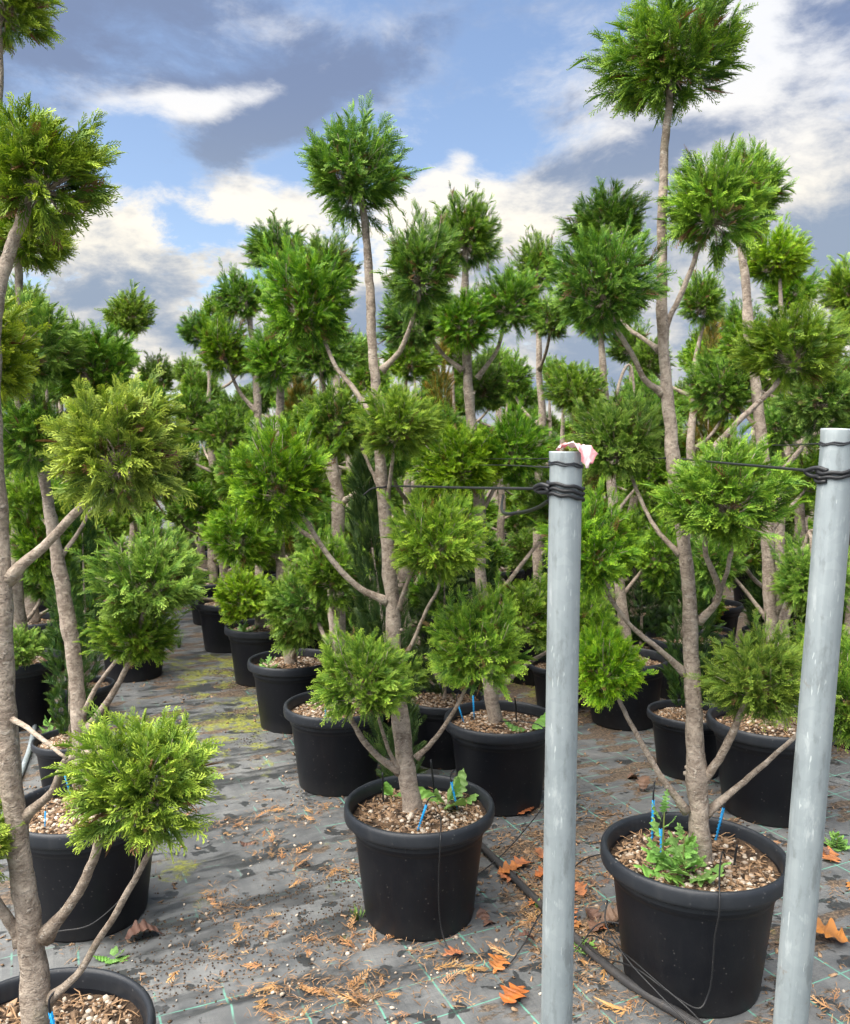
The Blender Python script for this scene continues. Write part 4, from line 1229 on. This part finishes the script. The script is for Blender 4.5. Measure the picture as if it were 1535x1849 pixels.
cable('support_wire', 'thin wire running on from the groundsel tree to the trees beside it', [(0.700, 2.53, 1.602), (0.62, 2.75, 1.600), (0.50, 3.1, 1.597), (0.22, 3.88, 1.590)], 0.0020, M['rubber'], 'wire')

# pink and white tape draped over the post top
W_ = 6
pp = spline([(0.246, 1.590, 1.625), (0.258, 1.585, 1.634), (0.274, 1.580, 1.634), (0.288, 1.573, 1.626), (0.298, 1.570, 1.613), (0.309, 1.569, 1.604)], 3)
wv = spline([(0.0, 0.030, -0.004), (0.006, 0.036, 0.002), (0.006, 0.034, -0.010), (0.010, 0.022, 0.022), (0.016, 0.012, 0.032), (0.020, 0.006, 0.024)], 3)
Vt, Tt = [], []
tr_ = np.random.default_rng(3)
for i, p in enumerate(pp):
    f = i / (len(pp) - 1)
    for k in range(W_ + 1):
        h = k / W_ - 0.5
        Vt.append(p + wv[i] * h + tr_.normal(size=3) * 0.0013 + np.array([0, 0, 0.0035 * math.sin(k * 1.7 + i * 0.8)]))
        Tt.append((f, h + 0.5, 0.5))
Qt = [(i * (W_ + 1) + k, i * (W_ + 1) + k + 1, (i + 1) * (W_ + 1) + k + 1, (i + 1) * (W_ + 1) + k) for i in range(len(pp) - 1) for k in range(W_)]
o = obj('barrier_tape', mesh_np('barrier_tape', np.array(Vt), np.array(Qt), M['tape'], np.array(Tt), False))
so_ = o.modifiers.new('thick', 'SOLIDIFY')
so_.thickness = 0.0006
tag(o, 'crumpled scrap of pink and white tape draped over the post top', 'tape')

# ------------------------------------------------------------------ irrigation
cable('irrigation_pipe', 'thick black irrigation pipe lying on the mat between the two weed pots', [(-0.25, 4.6, 0.016), (0.02, 3.9, 0.016), (0.251, 3.33, 0.016), (0.387, 2.989, 0.016), (0.498, 2.72, 0.016), (0.611, 2.49, 0.016), (0.743, 2.316, 0.016), (0.95, 2.05, 0.016), (1.3, 1.7, 0.016)], 0.0145, M['pipe'], 'pipe')
cable('irrigation_pipe', 'grey irrigation pipe running between the rows beyond the thick trunk', [(-3.5, 8.2, 0.015), (-3.069, 6.985, 0.015), (-2.70, 5.954, 0.015), (-2.239, 4.772, 0.015), (-2.055, 4.261, 0.015), (-1.75, 3.3, 0.015), (-1.5, 2.5, 0.015)], 0.014, M['galv'], 'pipe')
thin = 0.0024
cable('drip_tube', 'thin black drip tube hanging over the broad-leaved weed pot and looping on the mat', [(0.035, 2.84, 0.372), (0.05, 2.79, 0.40), (0.052, 2.70, 0.412), (0.050, 2.642, 0.400), (0.048, 2.632, 0.36), (0.044, 2.655, 0.25), (0.047, 2.68, 0.12), (0.062, 2.672, 0.04), (0.095, 2.63, 0.006), (0.16, 2.56, 0.004), (0.248, 2.573, 0.004), (0.32, 2.66, 0.03), (0.40, 2.80, 0.06), (0.47, 2.86, 0.02)], thin, M['rubber'], 'drip tube')
cable('drip_tube', 'thin black drip tube arching out of the groundsel pot and down its front', [(0.925, 2.545, 0.375), (0.90, 2.50, 0.415), (0.85, 2.38, 0.432), (0.815, 2.285, 0.428), (0.805, 2.250, 0.405), (0.802, 2.245, 0.36), (0.800, 2.268, 0.28), (0.803, 2.29, 0.16), (0.795, 2.295, 0.10), (0.765, 2.288, 0.065), (0.70, 2.32, 0.085), (0.62, 2.42, 0.10), (0.55, 2.57, 0.045), (0.515, 2.68, 0.03)], thin, M['rubber'], 'drip tube')
cable('drip_tube', 'pair of black drip tubes crossing in front of the groundsel pot, inner one', [(0.515, 2.69, 0.030), (0.545, 2.63, 0.075), (0.60, 2.48, 0.11), (0.67, 2.35, 0.10), (0.73, 2.28, 0.075), (0.775, 2.25, 0.035), (0.79, 2.235, 0.006), (0.80, 2.15, 0.004)], thin, M['rubber'], 'drip tube')
cable('drip_tube', 'pair of black drip tubes crossing in front of the groundsel pot, outer one', [(0.575, 2.60, 0.21), (0.562, 2.55, 0.16), (0.60, 2.43, 0.12), (0.665, 2.32, 0.085), (0.715, 2.26, 0.055), (0.755, 2.225, 0.020), (0.765, 2.16, 0.004)], thin, M['rubber'], 'drip tube')
cable('drip_tube', 'thin black drip tube arching behind the rim of the groundsel pot', [(0.50, 2.95, 0.03), (0.52, 2.90, 0.16), (0.585, 2.82, 0.25), (0.68, 2.78, 0.262), (0.735, 2.76, 0.235)], thin, M['rubber'], 'drip tube')
cable('drip_tube', 'thin black drip tube running from behind the taped post to the groundsel pot', [(0.38, 2.62, 0.005), (0.47, 2.64, 0.01), (0.56, 2.655, 0.10), (0.64, 2.62, 0.12)], thin, M['rubber'], 'drip tube')
cable('drip_tube', 'thin black drip tube crossing from the two-stake pot towards the taped post', [(0.34, 3.80, 0.40), (0.44, 3.72, 0.425), (0.53, 3.66, 0.40), (0.56, 3.60, 0.22), (0.58, 3.5, 0.02)], thin, M['rubber'], 'drip tube')
cable('drip_tube', 'thin drip tube lying round the foot of the two-stake pot', [(0.18, 3.12, 0.01), (0.32, 3.30, 0.03), (0.46, 3.48, 0.09), (0.52, 3.56, 0.13)], thin, M['rubber'], 'drip tube')
cable('drip_tube', 'thin drip tube drooping over the front of the pot behind the thick trunk', [(-0.99, 2.76, 0.40), (-0.955, 2.735, 0.36), (-0.97, 2.72, 0.2), (-1.08, 2.68, 0.09), (-1.2, 2.68, 0.06)], thin, M['rubber'], 'drip tube')


# blue dripper stakes: a ribbed spike with a spread head and its black micro tube
def stake_mesh(L=0.125):
    s = Soup()
    w = 0.0042
    V = boxV * np.array([w, 0.0014, L / 2]) + np.array([0, 0, L / 2])
    V[:4, 0] *= 0.25
    s.add(V, boxQ)
    V = boxV * np.array([0.0014, w * 0.8, L / 2 * 0.98]) + np.array([0, 0, L / 2])
    V[:4, 1] *= 0.25
    s.add(V, boxQ)
    for k in range(9):
        z = 0.03 + k * 0.0105
        s.add(boxV * np.array([w * 1.2, 0.0020, 0.0009]) + np.array([0, 0, z]), boxQ)
    return s.mesh('spike', M['blue'])


STK = stake_mesh()
V, Qd, T = tube(spline([(0, 0, 0.105), (0.0, 0.0, 0.135), (0.006, 0.004, 0.155), (0.022, 0.012, 0.162)], 4), 0.0024, 7)
_s = Soup()
_s.add(V, Qd, T)
STUBE = _s.mesh('micro_tube', M['rubber'], True)


def stake(label, x, y, z, tilt, az, s=1.0, grp='blue dripper stakes'):
    t = thing('dripper_stake', label, 'dripper stake', (x, y, z))
    t.rotation_euler = Matrix.Rotation(R(az), 3, 'Z').to_4x4().to_euler()
    t.rotation_euler = (Matrix.Rotation(R(az), 3, 'Z') @ Matrix.Rotation(R(tilt), 3, 'Y')).to_euler()
    t.scale = (s, s, s)
    t['group'] = grp
    obj('spike', STK, t)
    obj('micro_tube', STUBE, t)
    return t


for lab, x, y, tilt, az, s in (
        ('blue dripper stake tilted against the front rim in the broad-leaved weed pot', -0.030, 2.775, 18, -20, 0.95),
        ('blue dripper stake among the broad leaves at the back of the weed pot', 0.118, 2.955, -12, 10, 0.95),
        ('tall blue dripper stake standing in front of the groundsel weed', 0.725, 2.515, -4, 0, 1.15),
        ('blue dripper stake standing behind the groundsel weed', 0.735, 2.68, 1, 40, 1.3),
        ('blue dripper stake leaning beside the trunk opposite the groundsel weed', 0.935, 2.68, 14, 15, 1.1),
        ('blue dripper stake against the thick trunk', -0.757, 1.70, -10, 20, 1.0),
        ('blue dripper stake standing upright in the gravelly pot behind the thick trunk', -1.285, 2.80, 3, 0, 0.6),
        ('blue dripper stake by the back rim of the gravelly pot behind the thick trunk', -1.30, 3.06, -14, 0, 0.8),
        ('blue dripper stake leaning at the rim of the two-stake pot', 0.188, 3.93, -18, 0, 0.95),
        ('upright blue dripper stake between the rim and trunk of the two-stake pot', 0.235, 3.98, -3, 0, 1.05),
        ('blue dripper stake in the second pot along the aisle edge', -0.475, 3.98, 2, 0, 0.9)):
    stake(lab, x, y, 0.338, tilt, az, s)
for lab, p in (('black peg standing behind the broad leaves in the weed pot', [(0.036, 3.09, 0.33), (0.030, 3.09, 0.40), (0.022, 3.085, 0.485)]),
               ('black peg standing by the trunk on the plain side of the weed pot', [(-0.150, 3.03, 0.33), (-0.154, 3.03, 0.40), (-0.154, 3.025, 0.46)]),
               ('short black peg beside the drip tube in the groundsel pot', [(0.945, 2.53, 0.34), (0.950, 2.53, 0.39), (0.952, 2.525, 0.425)]),
               ('black peg standing in the two-stake pot', [(0.43, 3.93, 0.34), (0.427, 3.93, 0.42), (0.42, 3.92, 0.475)])):
    cable('peg', lab, p, 0.0036, M['rubber'], 'peg', 4)


# ------------------------------------------------------------------ weeds and fallen leaves
def leaf_shape(half, lobes, depth, n=40, stalk=0.12, seed=0, curl=0.25, broad=0.42):
    """lobed leaf along +x, length 1: outline ring around a raised midrib"""
    r = np.random.default_rng(seed)
    t = np.linspace(0, 1, n)
    env = np.sin(np.clip(t, 0, 1) ** 0.8 * PI) ** 0.75 * broad
    ph = r.uniform(0, 6.28)
    V, F = [], []
    for side in (1, -1):
        base = len(V)
        lob = 1 - depth * (0.5 + 0.5 * np.cos(t * lobes * 2 * PI + ph * 0.2 + (0.4 if side < 0 else 0)))
        wv = np.maximum(env * lob, 0.012)
        for i in range(n):
            fwd = 0.10 * (1 - lob[i])
            for k, q in enumerate((0, 0.5, 1.0)):
                V.append((t[i] - fwd * q, side * wv[i] * q, curl * (wv[i] * q) ** 1.5 * 1.2 + curl * 0.25 * math.sin(t[i] * 3) - curl * 0.2 * t[i] ** 2 + 0.02 * math.sin(i * 0.9 + k)))
        for i in range(n - 1):
            for k in range(2):
                a = base + i * 3 + k
                F.append((a, a + 1, a + 4, a + 3) if side > 0 else (a, a + 3, a + 4, a + 1))
    V = np.array(V)
    b = len(V)
    V = np.vstack([V, [(-stalk, -0.008, -0.02), (-stalk, 0.008, -0.02), (0.06, 0.012, 0.0), (0.06, -0.012, 0.0)]])
    F.append((b, b + 1, b + 2, b + 3))
    tone = np.c_[np.clip(V[:, 0], 0, 1) * 0.6, 0.5 + 0.35 * np.sin(V[:, 0] * 7 + V[:, 1] * 9 + seed), np.full(len(V), 1.0)]
    return V, np.array(F), tone


def leaf_mesh(name, mat, **kw):
    V, F, t = leaf_shape(0.4, **kw)
    return mesh_np(name, V, F, mat, t, True)


OAK = [leaf_mesh('leaf_blade', M['oak'], lobes=3.3, depth=0.60, seed=q, curl=c, broad=0.46) for q, c in ((1, 0.22), (2, 0.35), (3, -0.25))]
OLD = [leaf_mesh('leaf_blade_old', M['oak_dark'], lobes=4, depth=0.30, seed=q, curl=c, broad=0.40) for q, c in ((4, 0.6), (5, -0.6))]
GROUND = leaf_mesh('groundsel_leaf', M['weed'], lobes=3.4, depth=0.68, seed=8, curl=-0.22, broad=0.34, stalk=0.2)
BROAD = leaf_mesh('broad_leaf', M['weed'], lobes=5, depth=0.22, seed=9, curl=-0.30, broad=0.34, stalk=0.35)
SMALL = leaf_mesh('small_leaf', M['weed'], lobes=1, depth=0.05, seed=10, curl=-0.2, broad=0.30, stalk=0.3)


def weed(name, label, x, y, z, leaf, n, size, rise, height=0.0, seed=0, cat='weed', group=None, lean=None):
    r = np.random.default_rng(seed)
    t = thing(name, label, cat, (x, y, z), 0, group)
    if height > 0:
        V, Qd, T = tube(spline([(0, 0, -0.02), (0.004, 0, height * 0.5), (0.008, 0.004, height)], 3), np.linspace(0.004, 0.002, 7), 7)
        s = Soup()
        s.add(V, Qd, T)
        obj('stem', s.mesh('stem', M['weed'], True), t)
    for i in range(n):
        f = i / max(1, n - 1)
        a = i * 2.4 + r.uniform(-0.5, 0.5)
        e = rise[0] + (rise[1] - rise[0]) * f + r.uniform(-0.25, 0.25)
        q = size * (1 - 0.45 * f * (height > 0)) * r.uniform(0.6, 1.2)
        zz = height * f ** 2
        m = Matrix.Rotation(a, 3, 'Z') @ Matrix.Rotation(-e, 3, 'Y') @ Matrix.Rotation(r.uniform(-0.3, 0.3), 3, 'X')
        off = Vector((0.2 * q, 0, 0))
        off.rotate(m)
        obj('leaf', leaf, t, (off.x, off.y, zz + off.z), m.to_euler(), (q, q, q))
    return t


gs = weed('groundsel', 'bushy pale green groundsel weed with lobed leaves at the foot of the trunk', 0.770, 2.455, 0.356, GROUND, 30, 0.135, (0.05, 0.75), 0.05, 3)
for px, py, hh, k, sd in ((-0.055, 0.045, 0.20, 17, 31), (0.0, 0.02, 0.12, 13, 32)):
    w2 = weed('groundsel', 'x', 0, 0, 0, GROUND, k, 0.085, (0.1, 1.05), hh, sd)
    for ch in list(w2.children):
        ch.parent = gs
        ch.location = (ch.location.x + px, ch.location.y + py, ch.location.z)
    bpy.data.objects.remove(w2)
weed('broad_leaf_weed', 'broad-leaved light green weed beside the trunk in the weed pot', 0.075, 2.985, 0.352, BROAD, 6, 0.105, (0.2, 0.95), 0.0, 4)
weed('seedling_weed', 'small round-leaved weed beside the plain side of the trunk in the weed pot', -0.125, 3.06, 0.352, BROAD, 3, 0.075, (0.3, 0.8), 0.0, 5)
weed('broad_leaf_weed', 'low weed near the rim of the two-stake pot', 0.475, 3.80, 0.352, BROAD, 5, 0.10, (0.15, 0.5), 0.0, 6)
weed('seedling_weed', 'tiny weed sprouting beside the thick irrigation pipe by the taped post', 0.405, 2.925, 0.0, SMALL, 7, 0.034, (0.2, 0.9), 0.02, 7)
weed('seedling_weed', 'small weed growing at the irrigation pipe below the groundsel pot', 0.515, 2.665, 0.0, GROUND, 9, 0.05, (0.2, 1.0), 0.03, 8)
weed('seedling_weed', 'low creeping weed on the mat behind the leaning post', 1.69, 3.40, 0.0, SMALL, 30, 0.05, (0.1, 0.7), 0.05, 9)
weed('seedling_weed', 'leafy weed between the pots beyond the thick trunk', -2.05, 4.55, 0.0, SMALL, 26, 0.085, (0.2, 0.9), 0.16, 10)
weed('seedling_weed', 'small weed on the mat by the pot of the thick-trunked tree', -1.00, 2.63, 0.0, SMALL, 9, 0.05, (0.1, 0.5), 0.0, 11)
weed('seedling_weed', 'small weed in the soil of the third pot along the aisle edge', -0.92, 4.9, 0.352, GROUND, 9, 0.09, (0.2, 0.9), 0.05, 12)
weed('seedling_weed', 'small weed in the soil of the fourth pot along the aisle edge', -1.28, 5.9, 0.352, GROUND, 9, 0.10, (0.2, 0.9), 0.05, 13)


def blades(label, x, y, n, h, seed, group=None):
    r = np.random.default_rng(seed)
    s = Soup()
    for _ in range(n):
        a, q = r.uniform(0, 6.28), r.uniform(0, 0.022)
        l = h * r.uniform(0.5, 1.1)
        b = np.array([q * math.cos(a), q * math.sin(a), 0])
        d = np.array([math.cos(a), math.sin(a), 0]) * l * r.uniform(0.2, 0.7)
        n_ = np.array([-math.sin(a), math.cos(a), 0]) * 0.0016
        m, e = b + d * 0.4 + np.array([0, 0, l * 0.6]), b + d + np.array([0, 0, l * 0.85])
        s.add([b - n_, b + n_, m + n_ * 0.8, m - n_ * 0.8, e], [(0, 1, 2, 3)], [(3, 2, 4)], (0.5, r.uniform(0, 1), 0.5))
    o = obj('grass_tuft', s.mesh('grass_tuft', M['grass']), None, (x, y, 0))
    return tag(o, label, 'grass', group)


blades('small tuft of grass beside the foot of the broad-leaved weed pot', -0.236, 2.86, 46, 0.045, 1)
blades('wispy tuft of grass at the far end of the mossy aisle', -2.05, 7.0, 40, 0.16, 2)

# bigger leaves lying on the mat, one by one
FL = [('orange lobed oak leaf lying on bare mat in front of the broad-leaved weed pot', 0.235, 2.385, OAK[0], 0.105, 0.9),
      ('orange oak leaf lying on the mat behind the leaning post', 1.385, 2.70, OAK[1], 0.13, 2.6),
      ('crumpled dark brown leaf beside the pot behind the thick trunk', -0.985, 2.70, OLD[0], 0.12, 0.5),
      ('crumpled grey-brown leaf near the foot of the broad-leaved weed pot', 0.225, 2.81, OLD[1], 0.10, 1.9),
      ('big curled brown leaf against the groundsel pot', 0.600, 2.80, OLD[0], 0.13, 0.1),
      ('orange oak leaf beyond the leaning post', 1.60, 3.26, OAK[2], 0.12, 1.2),
      ('small dark curled leaf alone in the aisle', -0.765, 3.42, OLD[1], 0.07, 0.2),
      ('pink-brown oak leaf leaning near the thick irrigation pipe', 0.355, 3.12, OAK[2], 0.085, 2.9)]
for lab, x, y, me, sc_, a in FL:
    o = obj('fallen_leaf', me, None, (x, y, float(ground_h(x, y)) + 0.018), (random.uniform(-0.12, 0.12), random.uniform(-0.12, 0.12), a), (sc_, sc_, sc_))
    tag(o, lab, 'leaf', 'larger fallen leaves')
r = np.random.default_rng(21)
for k in range(46):
    if k < 26:
        x, y = r.normal(0.50, 0.13), r.normal(2.95, 0.22)
    elif k < 36:
        x, y = r.normal(0.95, 0.35), r.normal(3.75, 0.35)
    else:
        x, y = r.normal(1.6, 0.2), r.normal(2.9, 0.4)
    me = OAK[r.integers(3)] if r.uniform() < 0.6 else OLD[r.integers(2)]
    q = r.uniform(0.05, 0.10)
    o = obj('fallen_leaf', me, None, (x, y, 0.014), (r.normal() * 0.25, r.normal() * 0.25, r.uniform(0, 6.28)), (q, q, q))
    tag(o, 'withered brown leaf in the litter between the pots', 'leaf', 'withered leaves in the litter between the pots')

# dry cypress sprigs, each its own piece
DRY = []
for q in range(8):
    K, T = frond(0.10, 5 + q % 4, 0.0021, 0.26 + 0.03 * (q % 5), 60 + q)
    P = K[rng.uniform(0, 1, len(K)) < 0.86].copy()
    T = T[:len(P)]
    P[..., 1] += (rng.uniform(-3, 3)) * P[..., 0] ** 2
    P[..., 2] += 1.2 * rng.uniform(-0.2, 1) * P[..., 0] ** 2 + 0.005 * np.sin(P[..., 1] * 90 + P[..., 0] * 60 + q)
    V = P.reshape(-1, 3)
    b = np.arange(len(V) // 4)[:, None] * 4
    F = np.vstack([b + np.array([0, 1, 2]), b + np.array([0, 2, 3])])
    DRY.append(mesh_np('dry_sprig', V, F, M['leaf_dry'], np.c_[T.ravel(), np.full(T.size, (0.1 + 0.37 * q) % 1.0), np.full(T.size, 1.0)]))
CL = [(-0.62, 2.80, .06), (-0.40, 2.66, .10), (-0.25, 2.50, .10), (-0.45, 2.42, .10), (-0.55, 3.35, .13), (-0.35, 3.15, .12), (-0.75, 2.95, .10), (-0.72, 2.52, .16), (-0.20, 2.70, .12), (0.02, 2.56, .10),
      (0.45, 2.78, .12), (0.55, 2.60, .14), (0.62, 2.42, .12), (0.35, 2.95, .15), (-0.62, 3.75, .16), (-0.50, 3.70, .12), (-0.15, 2.42, .12), (-0.30, 2.32, .12), (1.25, 2.35, .12), (1.3, 3.2, .2), (-0.85, 3.6, .2), (0.22, 2.62, .12), (0.75, 3.2, .2)]
LC = []
for (x, y, s) in CL:
    for k in range(7):
        px, py = x + r.normal() * s * 0.6, y + r.normal() * s * 0.5
        LC.append((px, py))
        q = r.uniform(0.4, 1.1)
        o = obj('dry_sprig', DRY[r.integers(8)], None, (px, py, float(ground_h(px, py)) + 0.007), (r.normal() * 0.15, r.normal() * 0.12 - 0.05, r.uniform(0, 6.28)), (q, q, q))
        tag(o, 'dry orange-brown cypress sprig dropped on the weed mat', 'twig', 'dry sprigs dropped on the mat')

# ------------------------------------------------------------------ loose litter nobody could count
POTS = [(o.location.x, o.location.y, 0.19 * o.scale.x) for o in C.objects if o.name.startswith('plant_pot')]


def free(x, y):
    return all((x - a) ** 2 + (y - b) ** 2 > c * c for a, b, c in POTS)


def scatter(n, centres, spread, region, p_cl=0.6):
    out = []
    while len(out) < n:
        if r.uniform() < p_cl:
            c = centres[r.integers(len(centres))]
            x, y = c[0] + r.normal() * spread, c[1] + r.normal() * spread
        else:
            x, y = r.uniform(region[0], region[1]), r.uniform(region[2], region[3])
        if free(x, y):
            out.append((x, y))
    return out


POTC = [(a + 0.23 * math.cos(q), b + 0.23 * math.sin(q)) for a, b, c in POTS if b < 6.5 for q in np.linspace(0, 6.28, 9)[:-1]]
LIT = [(r.normal(0.48, 0.10) , r.normal(2.98, 0.30)) for _ in range(50)] + [(r.normal(0.85, 0.3), r.normal(3.5, 0.3)) for _ in range(30)] + [(r.normal(-1.9, 0.3), r.normal(4.2, 0.8)) for _ in range(30)] + [(r.normal(1.35, .15), r.normal(2.45, .3)) for _ in range(8)]


def stuff(name, soup, mats, label):
    o = obj(name, soup.mesh(name, mats))
    o['kind'] = 'stuff'
    o['label'] = label
    return o


s = Soup()
for (x, y) in scatter(8200, LC * 2 + LIT * 4 + POTC, 0.045, (-1.6, 2.0, 2.1, 6.0), 0.975):
    add_straw(s, r, np.array([x, y, float(ground_h(x, y)) + r.uniform(0.001, 0.012)]), r.uniform(0.010, 0.042), 0, 0.0009)
stuff('needle_litter', s, [M['straw']], 'dry brown cypress needles strewn between the pots')
s = Soup()
for (x, y) in scatter(300, LC, 0.09, (-1.5, 1.9, 2.1, 5.0), 0.85):
    add_pebble(s, r, np.array([x, y, float(ground_h(x, y)) + 0.003]), 0.0025 + 0.0075 * r.uniform() ** 2, 0, r.uniform(0.2, 0.9))
stuff('loose_gravel', s, [M['pebble']], 'pale gravel spilled on the mat')
s = Soup()
ridge = [(-0.6 + 0.87 * t, 2.72 + 0.5 * t) for t in np.linspace(-0.55, 0.45, 30)] + [(-0.55 + 0.87 * t, 2.98 + 0.5 * t) for t in np.linspace(-0.5, 0.4, 30)] + [(-0.7 + 0.87 * t, 2.5 + 0.5 * t) for t in np.linspace(-0.3, 0.5, 20)]
for (x, y) in scatter(4600, ridge * 3 + POTC + LIT + [(-1.2, 5.2), (-1.0, 4.7), (-1.3, 5.8), (-1.5, 6.2), (-0.95, 5.5)] * 8, 0.055, (-1.7, 1.9, 2.1, 7.0), 0.95):
    add_pebble(s, r, np.array([x, y, float(ground_h(x, y)) + 0.0015]), r.uniform(0.0016, 0.0045), 0)
stuff('soil_crumbs', s, [M['crumb']], 'dark crumbs of spilled potting soil')
s = Soup()
for (x, y) in scatter(2600, LIT * 2 + POTC, 0.07, (-1.6, 1.9, 2.1, 6.0), 0.85):
    add_chip(s, r, np.array([x, y, float(ground_h(x, y)) + 0.003]), r.uniform(0.004, 0.012), 0)
stuff('bark_litter', s, [M['chip']], 'brown bark chips spilled round the pots')
